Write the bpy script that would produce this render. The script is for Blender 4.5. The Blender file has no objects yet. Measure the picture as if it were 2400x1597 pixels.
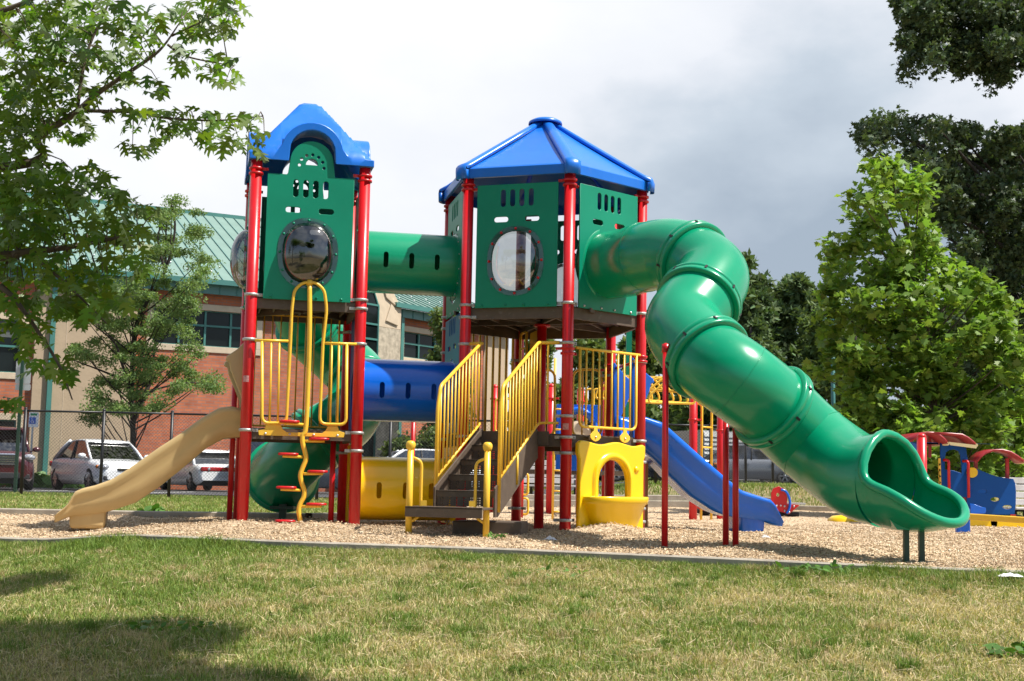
import bpy, bmesh, math, random
import numpy as np
from mathutils import Vector, Matrix
from math import sin, cos, pi, radians, sqrt, atan2

SC = bpy.context.scene
# ------------------------------------------------------------------ camera
FPX, PITCH, ROLL, CZ = 3100.5, 0.1085, 0.01928, 0.5
_F = Vector((0, cos(PITCH), sin(PITCH))); _U0 = Vector((0, -sin(PITCH), cos(PITCH))); _R0 = Vector((1, 0, 0))
_R = _R0 * cos(ROLL) + _U0 * sin(ROLL); _U = -_R0 * sin(ROLL) + _U0 * cos(ROLL)
cd = bpy.data.cameras.new('camera'); cam = bpy.data.objects.new('camera', cd); SC.collection.objects.link(cam)
cd.sensor_width = 36; cd.lens = FPX / 2400 * 36; cd.clip_start = 0.05; cd.clip_end = 2000
m = Matrix((( _R.x, _U.x, -_F.x, 0), (_R.y, _U.y, -_F.y, 0), (_R.z, _U.z, -_F.z, CZ), (0, 0, 0, 1)))
cam.matrix_world = m; SC.camera = cam
cd.dof.use_dof = True; cd.dof.focus_distance = 13.5; cd.dof.aperture_fstop = 9
# ------------------------------------------------------------------ sky, sun, exposure
SUN_EL, SUN_CX, SUN_CY = radians(59), 0.97, -0.24       # horizontal direction towards the sun
SUN_STRENGTH, SKY_STRENGTH, CLOUD_STRENGTH, EXPOSURE = 5.0, 0.10, 0.66, 0.62
_h = math.hypot(SUN_CX, SUN_CY)
sdir = Vector((SUN_CX / _h * cos(SUN_EL), SUN_CY / _h * cos(SUN_EL), sin(SUN_EL)))
sl = bpy.data.lights.new('sun', 'SUN'); sl.energy = SUN_STRENGTH; sl.angle = radians(0.55); sl.color = (1.0, 0.955, 0.88)
so = bpy.data.objects.new('sun', sl); SC.collection.objects.link(so); so.location = (0, 0, 30)
so.rotation_euler = sdir.to_track_quat('Z', 'Y').to_euler()
W = bpy.data.worlds.new('World'); SC.world = W; W.use_nodes = True
nt = W.node_tree; nt.nodes.clear(); N = nt.nodes.new; L = nt.links.new
out = N('ShaderNodeOutputWorld'); sky = N('ShaderNodeTexSky'); sky.sky_type = 'NISHITA'; sky.sun_disc = False
sky.sun_elevation = SUN_EL; sky.sun_rotation = atan2(sdir.x, sdir.y)
b1 = N('ShaderNodeBackground'); b1.inputs[1].default_value = SKY_STRENGTH; L(sky.outputs[0], b1.inputs[0])
tc = N('ShaderNodeTexCoord'); sx = N('ShaderNodeSeparateXYZ'); L(tc.outputs['Generated'], sx.inputs[0])
mp = N('ShaderNodeMapping'); mp.inputs['Scale'].default_value = (1.6, 1.6, 2.8); mp.inputs['Location'].default_value = (3.1, 1.7, 0.4)
L(tc.outputs['Generated'], mp.inputs[0])
n1 = N('ShaderNodeTexNoise'); n1.inputs['Scale'].default_value = 1.7; n1.inputs['Detail'].default_value = 7; n1.inputs['Roughness'].default_value = .52; L(mp.outputs[0], n1.inputs['Vector'])
n2 = N('ShaderNodeTexNoise'); n2.inputs['Scale'].default_value = 0.9; n2.inputs['Detail'].default_value = 4; L(mp.outputs[0], n2.inputs['Vector'])
def MA(op, a, b=None, c=None, cl=False):
    q = N('ShaderNodeMath'); q.operation = op; q.use_clamp = cl
    for i, s in enumerate((a, b, c)):
        if s is None: continue
        if isinstance(s, (int, float)): q.inputs[i].default_value = s
        else: L(s, q.inputs[i])
    return q.outputs[0]
# broad thin-cloud brightness: brightest patch high in the north, greyer towards the east
def dotdir(v):
    q = N('ShaderNodeVectorMath'); q.operation = 'DOT_PRODUCT'; L(tc.outputs['Generated'], q.inputs[0]); q.inputs[1].default_value = Vector(v).normalized(); return q.outputs['Value']
bright = MA('POWER', MA('MAXIMUM', dotdir((-0.06, 1, 0.52)), 0), 22)
grey = MA('POWER', MA('MAXIMUM', dotdir((0.26, 1, 0.215)), 0), 70)
low = MA('POWER', MA('SUBTRACT', 1, MA('ABSOLUTE', sx.outputs['Z'])), 14)
dens = MA('ADD', MA('SUBTRACT', MA('MULTIPLY', n1.outputs['Fac'], 1.25), .20), MA('MULTIPLY', bright, 0.26))
dens = MA('SUBTRACT', dens, MA('MULTIPLY', grey, 0.20))
dens = MA('ADD', dens, MA('MULTIPLY', low, 0.10))
dens = MA('ADD', dens, MA('MULTIPLY', n2.outputs['Fac'], 0.30))
rp = N('ShaderNodeValToRGB'); L(dens, rp.inputs[0]); e = rp.color_ramp.elements
e[0].position = .28; e[0].color = (.40, .48, .58, 1); e[1].position = .92; e[1].color = (1.04, 1.05, 1.07, 1)
q = e.new(.48); q.color = (.60, .68, .77, 1); q = e.new(.64); q.color = (.88, .91, .97, 1)
b2 = N('ShaderNodeBackground'); L(rp.outputs[0], b2.inputs[0]); b2.inputs[1].default_value = CLOUD_STRENGTH
# clouds fill the northern sky; broken blue sky overhead and to the south
cov = N('ShaderNodeMapRange'); cov.clamp = True; cov.inputs[1].default_value = -.15; cov.inputs[2].default_value = .55; cov.inputs[3].default_value = .12; cov.inputs[4].default_value = .97
L(MA('ADD', sx.outputs['Y'], MA('MULTIPLY', MA('SUBTRACT', n1.outputs['Fac'], .5), 1.6)), cov.inputs[0])
mx = N('ShaderNodeMixShader'); L(cov.outputs[0], mx.inputs[0]); L(b1.outputs[0], mx.inputs[1]); L(b2.outputs[0], mx.inputs[2]); L(mx.outputs[0], out.inputs[0])
SC.view_settings.view_transform = 'Standard'; SC.view_settings.look = 'None'; SC.view_settings.exposure = EXPOSURE; SC.view_settings.gamma = 1
SC.render.engine = 'CYCLES'; SC.cycles.use_denoising = True; SC.cycles.max_bounces = 7; SC.cycles.transparent_max_bounces = 12
SC.cycles.sample_clamp_indirect = 6; SC.cycles.caustics_reflective = False; SC.cycles.caustics_refractive = False

# ------------------------------------------------------------------ helpers
rnd = random.Random(7); rng = np.random.default_rng(11)
def at(px, py, Y):
    d = _F + _R * ((px - 1200) / FPX) + _U * ((798.5 - py) / FPX)
    t = Y / d.y
    return Vector((d.x * t, Y, CZ + d.z * t))
def zat(px_y, X, Y):                       # height of the point over (X, Y) that shows at image row px_y
    lo, hi = -5, 60
    for _ in range(40):
        md = (lo + hi) / 2
        r = Vector((X, Y, md - CZ)); fw = r.dot(_F); yy = 798.5 - r.dot(_U) / fw * FPX
        if yy > px_y: lo = md
        else: hi = md
    return lo
ORG = {}
def link(o): SC.collection.objects.link(o); return o
def root(name, loc, label, cat, rz=0, group=None, org=None):
    o = link(bpy.data.objects.new(name, None)); o.location = loc; o.rotation_euler = (0, 0, rz); o.empty_display_size = .2
    o['label'] = label; o['category'] = cat
    if group: o['group'] = group
    ORG[o.name] = Vector(loc) if rz == 0 and org is None else Vector((0, 0, 0)) if org is None else Vector(org)
    return o
def tag(o, label=None, cat=None, group=None, kind=None):
    for k, v in (('label', label), ('category', cat), ('group', group), ('kind', kind)):
        if v: o[k] = v
    return o
def mesh_obj(name, me, mat, parent=None):
    o = link(bpy.data.objects.new(name, me))
    if mat is not None: me.materials.append(mat)
    if parent is not None:
        o.parent = parent; ORG[o.name] = ORG[parent.name]
        if ORG[parent.name].length > 0: me.transform(Matrix.Translation(-ORG[parent.name]))
    return o
class MB:
    def __init__(s): s.v = []; s.f = []; s.s = []
    def add(s, vs, fs, smooth=False):
        b = len(s.v); s.v.extend([tuple(p) for p in vs]); s.f.extend([tuple(b + i for i in f) for f in fs]); s.s.extend([smooth] * len(fs)); return s
    def box(s, c, d, rz=0, U=None, V=None, Nn=None):
        if U is None: U = Vector((cos(rz), sin(rz), 0)); V = Vector((-sin(rz), cos(rz), 0)); Nn = Vector((0, 0, 1))
        if Nn is None: Nn = U.cross(V)
        c = Vector(c); a, b, h = d[0] / 2, d[1] / 2, d[2] / 2
        vs = [c + U * (a * i) + V * (b * j) + Nn * (h * k) for k in (-1, 1) for j in (-1, 1) for i in (-1, 1)]
        return s.add(vs, [(0, 2, 3, 1), (4, 5, 7, 6), (0, 1, 5, 4), (2, 6, 7, 3), (0, 4, 6, 2), (1, 3, 7, 5)])
    def bar(s, p, q, w, h, up=Vector((0, 0, 1))):
        p, q = Vector(p), Vector(q); U = (q - p); Ln = U.length; U.normalize(); V = up.cross(U); V.normalize(); return s.box((p + q) / 2, (Ln, w, h), U=U, V=V, Nn=U.cross(V))
    def tube(s, pts, r, n=10, closed=False, caps=True, smooth=True):
        pts = [Vector(p) for p in pts]; k = len(pts); rs = r if isinstance(r, (list, tuple)) else [r] * k
        T = []
        for i in range(k):
            a = pts[(i - 1) % k] if (i > 0 or closed) else pts[i]; b = pts[(i + 1) % k] if (i < k - 1 or closed) else pts[i]
            t = b - a; t = t.normalized() if t.length > 1e-9 else Vector((0, 0, 1)); T.append(t)
        ref = Vector((0, 0, 1)) if abs(T[0].z) < .9 else Vector((1, 0, 0))
        u = T[0].cross(ref).normalized(); vs = []
        for i in range(k):
            if i: 
                u = u - T[i] * u.dot(T[i])
                if u.length < 1e-6: u = T[i].cross(ref)
                u.normalize()
            w = T[i].cross(u)
            for j in range(n):
                a = 2 * pi * j / n; vs.append(pts[i] + (u * cos(a) + w * sin(a)) * rs[i])
        fs = []
        for i in range(k if closed else k - 1):
            i2 = (i + 1) % k
            for j in range(n): j2 = (j + 1) % n; fs.append((i * n + j, i * n + j2, i2 * n + j2, i2 * n + j))
        s.add(vs, fs, smooth)
        if caps and not closed:
            b = len(s.v) - len(vs); s.f.append(tuple(b + j for j in range(n))[::-1]); s.s.append(False)
            s.f.append(tuple(b + (k - 1) * n + j for j in range(n))); s.s.append(False)
        return s
    def lathe(s, prof, o, ax=Vector((0, 0, 1)), n=20, sx=1, sy=1, U=None, smooth=True, cap=True):
        o = Vector(o); ax = Vector(ax).normalized()
        if U is None: U = ax.cross(Vector((0, 0, 1)) if abs(ax.z) < .9 else Vector((1, 0, 0))).normalized()
        Wv = ax.cross(U); vs = []; k = len(prof)
        for (r, h) in prof:
            for j in range(n): a = 2 * pi * j / n; vs.append(o + ax * h + U * (cos(a) * r * sx) + Wv * (sin(a) * r * sy))
        fs = [(i * n + j, i * n + (j + 1) % n, (i + 1) * n + (j + 1) % n, (i + 1) * n + j) for i in range(k - 1) for j in range(n)]
        if cap: fs += [tuple(range(n))[::-1], tuple((k - 1) * n + j for j in range(n))]
        return s.add(vs, fs, smooth)
    def ball(s, c, r, n=12, sc=(1, 1, 1)):
        c = Vector(c); vs = []; fs = []
        for i in range(n // 2 + 1):
            p = pi * i / (n // 2)
            for j in range(n): a = 2 * pi * j / n; vs.append(c + Vector((r * sc[0] * sin(p) * cos(a), r * sc[1] * sin(p) * sin(a), r * sc[2] * cos(p))))
        for i in range(n // 2):
            for j in range(n): fs.append((i * n + j, (i + 1) * n + j, (i + 1) * n + (j + 1) % n, i * n + (j + 1) % n))
        return s.add(vs, fs, True)
    def prism(s, poly, o, U, V, th, smooth=False):
        o = Vector(o); Nn = U.cross(V).normalized(); k = len(poly)
        vs = [o + U * a + V * b - Nn * (th / 2) for a, b in poly] + [o + U * a + V * b + Nn * (th / 2) for a, b in poly]
        s.add(vs, [tuple(range(k))[::-1], tuple(range(k, 2 * k))]); b = len(s.v) - 2 * k
        for j in range(k): j2 = (j + 1) % k; s.f.append((b + j, b + j2, b + k + j2, b + k + j)); s.s.append(smooth)
        return s
    def grid(s, P, smooth=True, closeu=False, closev=False):
        nu = len(P); nv = len(P[0]); vs = [p for row in P for p in row]; fs = []
        for i in range(nu if closeu else nu - 1):
            for j in range(nv if closev else nv - 1):
                i2, j2 = (i + 1) % nu, (j + 1) % nv; fs.append((i * nv + j, i * nv + j2, i2 * nv + j2, i2 * nv + j))
        return s.add(vs, fs, smooth)
    def mesh(s, name, recalc=True):
        me = bpy.data.meshes.new(name); me.from_pydata([tuple(p) for p in s.v], [], s.f)
        me.polygons.foreach_set('use_smooth', s.s)
        if recalc:
            bm = bmesh.new(); bm.from_mesh(me); bmesh.ops.recalc_face_normals(bm, faces=bm.faces[:]); bm.to_mesh(me); bm.free()
        me.update(); return me
    def build(s, name, mat, parent=None, bevel=0, subd=0, solid=0):
        o = mesh_obj(name, s.mesh(name), mat, parent)
        if solid: md = o.modifiers.new('s', 'SOLIDIFY'); md.thickness = solid; md.offset = 0
        if bevel: md = o.modifiers.new('b', 'BEVEL'); md.width = bevel; md.segments = 2; md.limit_method = 'ANGLE'; md.angle_limit = radians(40); md.harden_normals = False
        if subd: md = o.modifiers.new('d', 'SUBSURF'); md.levels = subd; md.render_levels = subd
        return o
def fast_mesh(name, verts, loops, sizes, mat, parent=None, smooth=False, tint=None, raw=None):
    me = bpy.data.meshes.new(name); nv = len(verts); me.vertices.add(nv)
    if parent is not None and ORG[parent.name].length > 0: verts = verts - np.array(ORG[parent.name])
    me.vertices.foreach_set('co', np.ascontiguousarray(verts, dtype=np.float32).ravel()); me.loops.add(len(loops)); me.loops.foreach_set('vertex_index', np.asarray(loops, dtype=np.int32))
    me.polygons.add(len(sizes)); st = np.concatenate(([0], np.cumsum(sizes)[:-1])).astype(np.int32); me.polygons.foreach_set('loop_start', st)
    me.update(calc_edges=True); 
    if smooth: me.polygons.foreach_set('use_smooth', np.ones(len(sizes), bool))
    if tint is not None:
        a = me.attributes.new('tint', 'FLOAT_COLOR', 'POINT'); c = np.ones((nv, 4), np.float32); c[:, :3] = tint; a.data.foreach_set('color', c.ravel())
    me.validate(); o = link(bpy.data.objects.new(name, me)); me.materials.append(mat)
    if parent is not None: o.parent = parent; ORG[o.name] = ORG[parent.name]
    return o
def scatter(shape, faces, pos, rot, scale, tint):  # instance a small polygon shape; returns arrays
    sh = np.asarray(shape, float); n = len(pos); mN = len(sh)
    v = np.einsum('nij,mj->nmi', rot, sh) * np.asarray(scale)[:, None, None] + pos[:, None, :]
    loops = []; sizes = []
    for f in faces: loops.append(f); sizes.append(len(f))
    lf = np.concatenate([np.array(f) for f in faces]); L_ = (lf[None, :] + (np.arange(n) * mN)[:, None]).ravel(); S_ = np.tile(np.array(sizes), n)
    return v.reshape(-1, 3), L_, S_, np.repeat(tint, mN, axis=0)
def sep(q_, name, mat, parent):                # each loose piece of a builder becomes a part of its own
    par = list(range(len(q_.v)))
    def find(a):
        while par[a] != a: par[a] = par[par[a]]; a = par[a]
        return a
    for f in q_.f:
        for i in f[1:]:
            a, b = find(f[0]), find(i)
            if a != b: par[b] = a
    grp = {}
    for k, f in enumerate(q_.f): grp.setdefault(find(f[0]), []).append(k)
    for ks in grp.values():
        used = {}; mb_ = MB()
        for k in ks:
            for i in q_.f[k]:
                if i not in used: used[i] = len(mb_.v); mb_.v.append(q_.v[i])
            mb_.f.append(tuple(used[i] for i in q_.f[k])); mb_.s.append(q_.s[k])
        mb_.build(name, mat, parent)
def rots(n, up=None, spread=1.0, r=rng):       # random rotations: z axis scattered round up
    z = r.normal(size=(n, 3)) * spread + (np.array([0, 0, 1.0]) if up is None else up); z /= np.linalg.norm(z, axis=1)[:, None]
    x = r.normal(size=(n, 3)); x -= (x * z).sum(1)[:, None] * z; x /= np.linalg.norm(x, axis=1)[:, None]
    return np.stack([x, np.cross(z, x), z], axis=2)
def vnoise(x, y, sc, seed=0):
    x = np.asarray(x, float) * sc + seed * 17.3; y = np.asarray(y, float) * sc + seed * 5.1
    xi, yi = np.floor(x).astype(int), np.floor(y).astype(int); fx, fy = x - xi, y - yi; fx = fx * fx * (3 - 2 * fx); fy = fy * fy * (3 - 2 * fy)
    def h(a, b): 
        q = np.sin(a * 127.1 + b * 311.7 + seed * 74.7) * 43758.5453; return q - np.floor(q)
    return (h(xi, yi) * (1 - fx) + h(xi + 1, yi) * fx) * (1 - fy) + (h(xi, yi + 1) * (1 - fx) + h(xi + 1, yi + 1) * fx) * fy
def fbm(x, y, sc, seed=0, o=4):
    t = 0; a = .5; s_ = 0
    for i in range(o): t = t + a * vnoise(x, y, sc * 2 ** i, seed + i * 3); s_ += a; a *= .5
    return t / s_
def cr(pts, n=8, closed=False):                # Catmull-Rom through points
    P = [Vector(p) for p in pts]; k = len(P); out_ = []
    for i in range(k - 1):
        p0 = P[i - 1] if i else P[0] * 2 - P[1]; p1, p2 = P[i], P[i + 1]; p3 = P[i + 2] if i + 2 < k else P[-1] * 2 - P[-2]
        for j in range(n):
            t = j / n; out_.append(.5 * ((2 * p1) + (p2 - p0) * t + (2 * p0 - 5 * p1 + 4 * p2 - p3) * t * t + (3 * p1 - p0 - 3 * p2 + p3) * t ** 3))
    out_.append(P[-1]); return out_
def fillet(pts, r, n=5, closed=False):         # round the corners of a 3-D polyline
    P = [Vector(p) for p in pts]; k = len(P); o = []
    for i in range(k):
        if not closed and i in (0, k - 1): o.append(P[i]); continue
        a, b, c = P[i - 1], P[i], P[(i + 1) % k]; d1 = (a - b); d2 = (c - b); rr = min(r, d1.length * .49, d2.length * .49)
        p, q = b + d1.normalized() * rr, b + d2.normalized() * rr
        for j in range(n + 1): t = j / n; o.append(p * (1 - t) ** 2 + b * 2 * t * (1 - t) + q * t * t)
    return o
def pill(cx, cy, w, h, n=8):
    r = min(w, h) / 2; o = []
    if w >= h:
        for i in range(n + 1): a = -pi / 2 + pi * i / n; o.append((cx + w / 2 - r + r * cos(a), cy + r * sin(a)))
        for i in range(n + 1): a = pi / 2 + pi * i / n; o.append((cx - w / 2 + r + r * cos(a), cy + r * sin(a)))
    else:
        for i in range(n + 1): a = pi * i / n; o.append((cx + r * cos(a), cy + h / 2 - r + r * sin(a)))
        for i in range(n + 1): a = pi + pi * i / n; o.append((cx + r * cos(a), cy - h / 2 + r + r * sin(a)))
    return o
def sell(cx, cy, rx, ry, e_=2.0, n=32):
    o = []
    for i in range(n):
        a = 2 * pi * i / n; c, s_ = cos(a), sin(a); o.append((cx + rx * math.copysign(abs(c) ** (2 / e_), c), cy + ry * math.copysign(abs(s_) ** (2 / e_), s_)))
    return o
def rect(x0, y0, x1, y1): return [(x0, y0), (x1, y0), (x1, y1), (x0, y1)]
def panel(name, outer, holes, o, U, V, th, mat, parent, bevel=.004):
    cu = bpy.data.curves.new(name, 'CURVE'); cu.dimensions = '2D'; cu.fill_mode = 'BOTH'; cu.extrude = max(th / 2 - bevel, .001); cu.bevel_depth = bevel; cu.bevel_resolution = 1; cu.offset = -bevel
    for poly in [outer] + list(holes):
        sp = cu.splines.new('POLY'); sp.points.add(len(poly) - 1); sp.use_cyclic_u = True
        for i, (a, b) in enumerate(poly): sp.points[i].co = (a, b, 0, 1)
    ob = bpy.data.objects.new('tmp', cu); link(ob); dg = bpy.context.evaluated_depsgraph_get(); me = bpy.data.meshes.new_from_object(ob.evaluated_get(dg)); bpy.data.objects.remove(ob)
    me.name = name; Nn = U.cross(V); me.materials.clear()
    me.transform(Matrix(((U.x, V.x, Nn.x, o[0]), (U.y, V.y, Nn.y, o[1]), (U.z, V.z, Nn.z, o[2]), (0, 0, 0, 1))))
    return mesh_obj(name, me, mat, parent)
# ------------------------------------------------------------------ materials
def pm(name, col, rough=.5, var=.08, scale=4, bump=0, bscale=60, metal=0, coat=0, col2=None, rvar=0, spec=.5, tint=False, dirt=0):
    M_ = bpy.data.materials.new(name); M_.use_nodes = True; t = M_.node_tree; bs = t.nodes['Principled BSDF']; A = t.nodes.new; K = t.links.new
    c = A('ShaderNodeTexCoord'); nz = A('ShaderNodeTexNoise'); nz.inputs['Scale'].default_value = scale; nz.inputs['Detail'].default_value = 5; K(c.outputs['Object'], nz.inputs['Vector'])
    rp_ = A('ShaderNodeValToRGB'); rp_.color_ramp.elements[0].position = .3; rp_.color_ramp.elements[1].position = .7
    c2 = col2 or tuple(x * (1 + var) for x in col); c1 = col if col2 else tuple(x * (1 - var) for x in col)
    rp_.color_ramp.elements[0].color = (*c1, 1); rp_.color_ramp.elements[1].color = (*c2, 1); K(nz.outputs['Fac'], rp_.inputs[0]); src = rp_.outputs[0]
    if dirt:
        n3 = A('ShaderNodeTexNoise'); n3.inputs['Scale'].default_value = 14; n3.inputs['Detail'].default_value = 8; n3.inputs['Roughness'].default_value = .7; K(c.outputs['Object'], n3.inputs['Vector'])
        r3 = A('ShaderNodeMapRange'); r3.inputs[1].default_value = .56; r3.inputs[2].default_value = .75; r3.inputs[4].default_value = dirt; K(n3.outputs['Fac'], r3.inputs[0])
        mx_ = A('ShaderNodeMix'); mx_.data_type = 'RGBA'; K(r3.outputs[0], mx_.inputs['Factor']); K(src, mx_.inputs['A']); mx_.inputs['B'].default_value = (.34, .30, .24, 1); src = mx_.outputs['Result']
    if tint:
        at_ = A('ShaderNodeAttribute'); at_.attribute_name = 'tint'; mx_ = A('ShaderNodeMix'); mx_.data_type = 'RGBA'; mx_.blend_type = 'MULTIPLY'; mx_.inputs['Factor'].default_value = 1
        K(src, mx_.inputs['A']); K(at_.outputs['Color'], mx_.inputs['B']); src = mx_.outputs['Result']
    K(src, bs.inputs['Base Color']); bs.inputs['Roughness'].default_value = rough; bs.inputs['Metallic'].default_value = metal; bs.inputs['Specular IOR Level'].default_value = spec
    if coat: bs.inputs['Coat Weight'].default_value = coat; bs.inputs['Coat Roughness'].default_value = .12
    if rvar:
        mr = A('ShaderNodeMapRange'); mr.inputs[3].default_value = rough - rvar; mr.inputs[4].default_value = rough + rvar; K(nz.outputs['Fac'], mr.inputs[0]); K(mr.outputs[0], bs.inputs['Roughness'])
    if bump:
        n2_ = A('ShaderNodeTexNoise'); n2_.inputs['Scale'].default_value = bscale; n2_.inputs['Detail'].default_value = 3; K(c.outputs['Object'], n2_.inputs['Vector'])
        bp = A('ShaderNodeBump'); bp.inputs['Strength'].default_value = bump; bp.inputs['Distance'].default_value = .01; K(n2_.outputs['Fac'], bp.inputs['Height']); K(bp.outputs[0], bs.inputs['Normal'])
    return M_
def leafmat(name, col, trans=.35, var=.25, scale=1.5, rough=.5, spec=.4):
    M_ = pm(name, col, rough, var, scale, tint=True, spec=spec); t = M_.node_tree; bs = t.nodes['Principled BSDF']; A = t.nodes.new
    tr = A('ShaderNodeBsdfTranslucent'); mxs = A('ShaderNodeMixShader'); mxs.inputs[0].default_value = trans; src = bs.inputs['Base Color'].links[0].from_socket
    hs = A('ShaderNodeMix'); hs.data_type = 'RGBA'; hs.blend_type = 'MULTIPLY'; hs.inputs['Factor'].default_value = 1; hs.inputs['B'].default_value = (1.3, 1.4, .6, 1); t.links.new(src, hs.inputs['A']); t.links.new(hs.outputs['Result'], tr.inputs[0])
    o = t.nodes['Material Output']; t.links.new(bs.outputs[0], mxs.inputs[1]); t.links.new(tr.outputs[0], mxs.inputs[2]); t.links.new(mxs.outputs[0], o.inputs[0]); return M_
M = {}
M['green'] = pm('green_panel', (.0005, .22, .125), .38, .07, 2, dirt=.03, spec=.35, bump=.03, bscale=300, rvar=.05)
M['green_tube'] = pm('green_plastic', (.0005, .26, .125), .25, .08, 1.5, coat=.12, rvar=.06, dirt=.05, spec=.42)
M['red'] = pm('red_powder_coat', (.56, .008, .012), .32, .06, 5, rvar=.06, dirt=.12)
M['blue_roof'] = pm('blue_roof_plastic', (.006, .145, .60), .32, .08, 2, rvar=.08, dirt=.10)
M['blue'] = pm('blue_plastic', (.001, .115, .60), .20, .06, 3, coat=.2, rvar=.05, dirt=.05)
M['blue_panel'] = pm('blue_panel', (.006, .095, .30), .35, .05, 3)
M['yellow'] = pm('yellow_plastic', (.86, .55, .002), .25, .05, 2.5, coat=.15, rvar=.05, dirt=.05)
M['yrail'] = pm('yellow_rail', (.84, .50, .04), .35, .05, 6, rvar=.05, dirt=.12)
M['tan'] = pm('tan_plastic', (.52, .37, .17), .33, .06, 2.5, coat=.1, rvar=.06, dirt=.10)
M['brown'] = pm('brown_deck_coating', (.095, .068, .048), .6, .15, 9, bump=.15, bscale=120, dirt=.3)
M['clamp'] = pm('galvanised_clamp', (.42, .41, .39), .42, .15, 30, metal=.35)
M['steel'] = pm('zinc_bolt', (.55, .55, .55), .35, .1, 30, metal=.8)
M['dark'] = pm('dark_gap', (.01, .01, .01), .8)
M['dgreen'] = pm('dark_green_paint', (.012, .05, .028), .4)
M['orange'] = pm('orange_brown_paint', (.40, .16, .05), .45)
def acrylic(name, tint=(.75, .78, .76), base=.10, haze=.14):
    M_ = bpy.data.materials.new(name); M_.use_nodes = True; t = M_.node_tree; t.nodes.clear(); A = t.nodes.new; K = t.links.new
    o = A('ShaderNodeOutputMaterial'); tr = A('ShaderNodeBsdfTransparent'); tr.inputs[0].default_value = (*tint, 1); gl = A('ShaderNodeBsdfGlossy'); gl.inputs['Roughness'].default_value = .05; gl.inputs[0].default_value = (1, 1, 1, 1)
    fr = A('ShaderNodeFresnel'); fr.inputs[0].default_value = 1.5; ad = A('ShaderNodeMath'); ad.inputs[1].default_value = base; nz = A('ShaderNodeTexNoise'); nz.inputs['Scale'].default_value = 9; nz.inputs['Detail'].default_value = 6
    c = A('ShaderNodeTexCoord'); K(c.outputs['Object'], nz.inputs['Vector']); df = A('ShaderNodeBsdfDiffuse'); df.inputs[0].default_value = (.5, .5, .47, 1); mx2 = A('ShaderNodeMixShader'); mr = A('ShaderNodeMapRange'); mr.inputs[1].default_value = .45; mr.inputs[2].default_value = .8; mr.inputs[4].default_value = haze; K(nz.outputs['Fac'], mr.inputs[0])
    mx_ = A('ShaderNodeMixShader'); K(fr.outputs[0], ad.inputs[0]); K(ad.outputs[0], mx_.inputs[0]); K(tr.outputs[0], mx_.inputs[1]); K(gl.outputs[0], mx_.inputs[2]); K(mr.outputs[0], mx2.inputs[0]); K(mx_.outputs[0], mx2.inputs[1]); K(df.outputs[0], mx2.inputs[2]); K(mx2.outputs[0], o.inputs[0]); return M_
M['acrylic'] = acrylic('clear_acrylic', (.50, .52, .50), .08); M['flange'] = acrylic('clear_flange', (.80, .84, .82), .03, .04); M['smoked'] = acrylic('scuffed_acrylic', (.13, .135, .13), .07); M['carglass'] = acrylic('car_glass', (.07, .09, .11), .12)
def perfmat():
    M_ = pm('perforated_brown_steel', (.07, .052, .038), .55, .15, 9); t = M_.node_tree; bs = t.nodes['Principled BSDF']; A = t.nodes.new; K = t.links.new
    c = A('ShaderNodeTexCoord'); vo = A('ShaderNodeTexVoronoi'); vo.inputs['Scale'].default_value = 42; vo.inputs['Randomness'].default_value = 0.0; K(c.outputs['Object'], vo.inputs['Vector'])
    lt = A('ShaderNodeMath'); lt.operation = 'LESS_THAN'; lt.inputs[1].default_value = .33; K(vo.outputs['Distance'], lt.inputs[0]); tr = A('ShaderNodeBsdfTransparent'); mx_ = A('ShaderNodeMixShader'); K(lt.outputs[0], mx_.inputs[0]); K(bs.outputs[0], mx_.inputs[1]); K(tr.outputs[0], mx_.inputs[2]); K(mx_.outputs[0], t.nodes['Material Output'].inputs[0]); return M_
M['perf'] = perfmat()
# ------------------------------------------------------------------ terrain
NEAR = [(-40, 17), (-12, 14.2), (-5, 13.35), (-3.5, 12.75), (-2, 12.3), (0, 11.94), (1.6, 11.5), (3.3, 10.94), (5, 10.55), (12, 9.2), (40, 5)]
FAR = [(-40, 17.6), (-12, 17.5), (-2.6, 17.4), (-1.9, 18.6), (-1.2, 26.5), (4, 27.2), (7, 27.0), (9.0, 22.6), (40, 21)]
def near(x): return np.interp(x, [p[0] for p in NEAR], [p[1] for p in NEAR])
def far(x): return np.interp(x, [p[0] for p in FAR], [p[1] for p in FAR])
def sm(a, b, x): t = np.clip((np.asarray(x, float) - a) / (b - a), 0, 1); return t * t * (3 - 2 * t)
def zbase(x, y):                               # smooth lie of the land
    x = np.asarray(x, float); y = np.asarray(y, float)
    z = -.035 * np.clip(14.3 - np.maximum(y, near(x)), 0, 9) - .10 * sm(-3.4, -4.8, x) * sm(18, 15, y)
    z = z - .09 * np.clip(near(x) - .1 - y, 0, 7.5) - .03 * np.clip(near(x) - 7.6 - y, 0, 40)
    z = z + .1 * sm(18, 31, y) + .55 * sm(26.6, 30.6, y) * sm(-.5, 3.6, x) + .25 * sm(40, 80, y) * sm(0, 8, x)
    return z
MOUNDS = [(1.15, 14.75, .10, .42, .28), (.45, 14.2, .03, .3, .2), (-2.9, 14.45, .045, .45, .3), (-2.2, 14.5, .05, .5, .3), (-1.0, 13.3, .03, .3, .3), (.6, 15.5, -.06, .5, .5), (3.5, 12.0, -.02, .7, .4), (1.5, 12.9, .02, .6, .3), (3.1, 16.5, -.09, .5, .5), (-4.7, 14.5, -.02, .4, .3), (-.3, 12.7, .02, 1.0, .3)]
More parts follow.
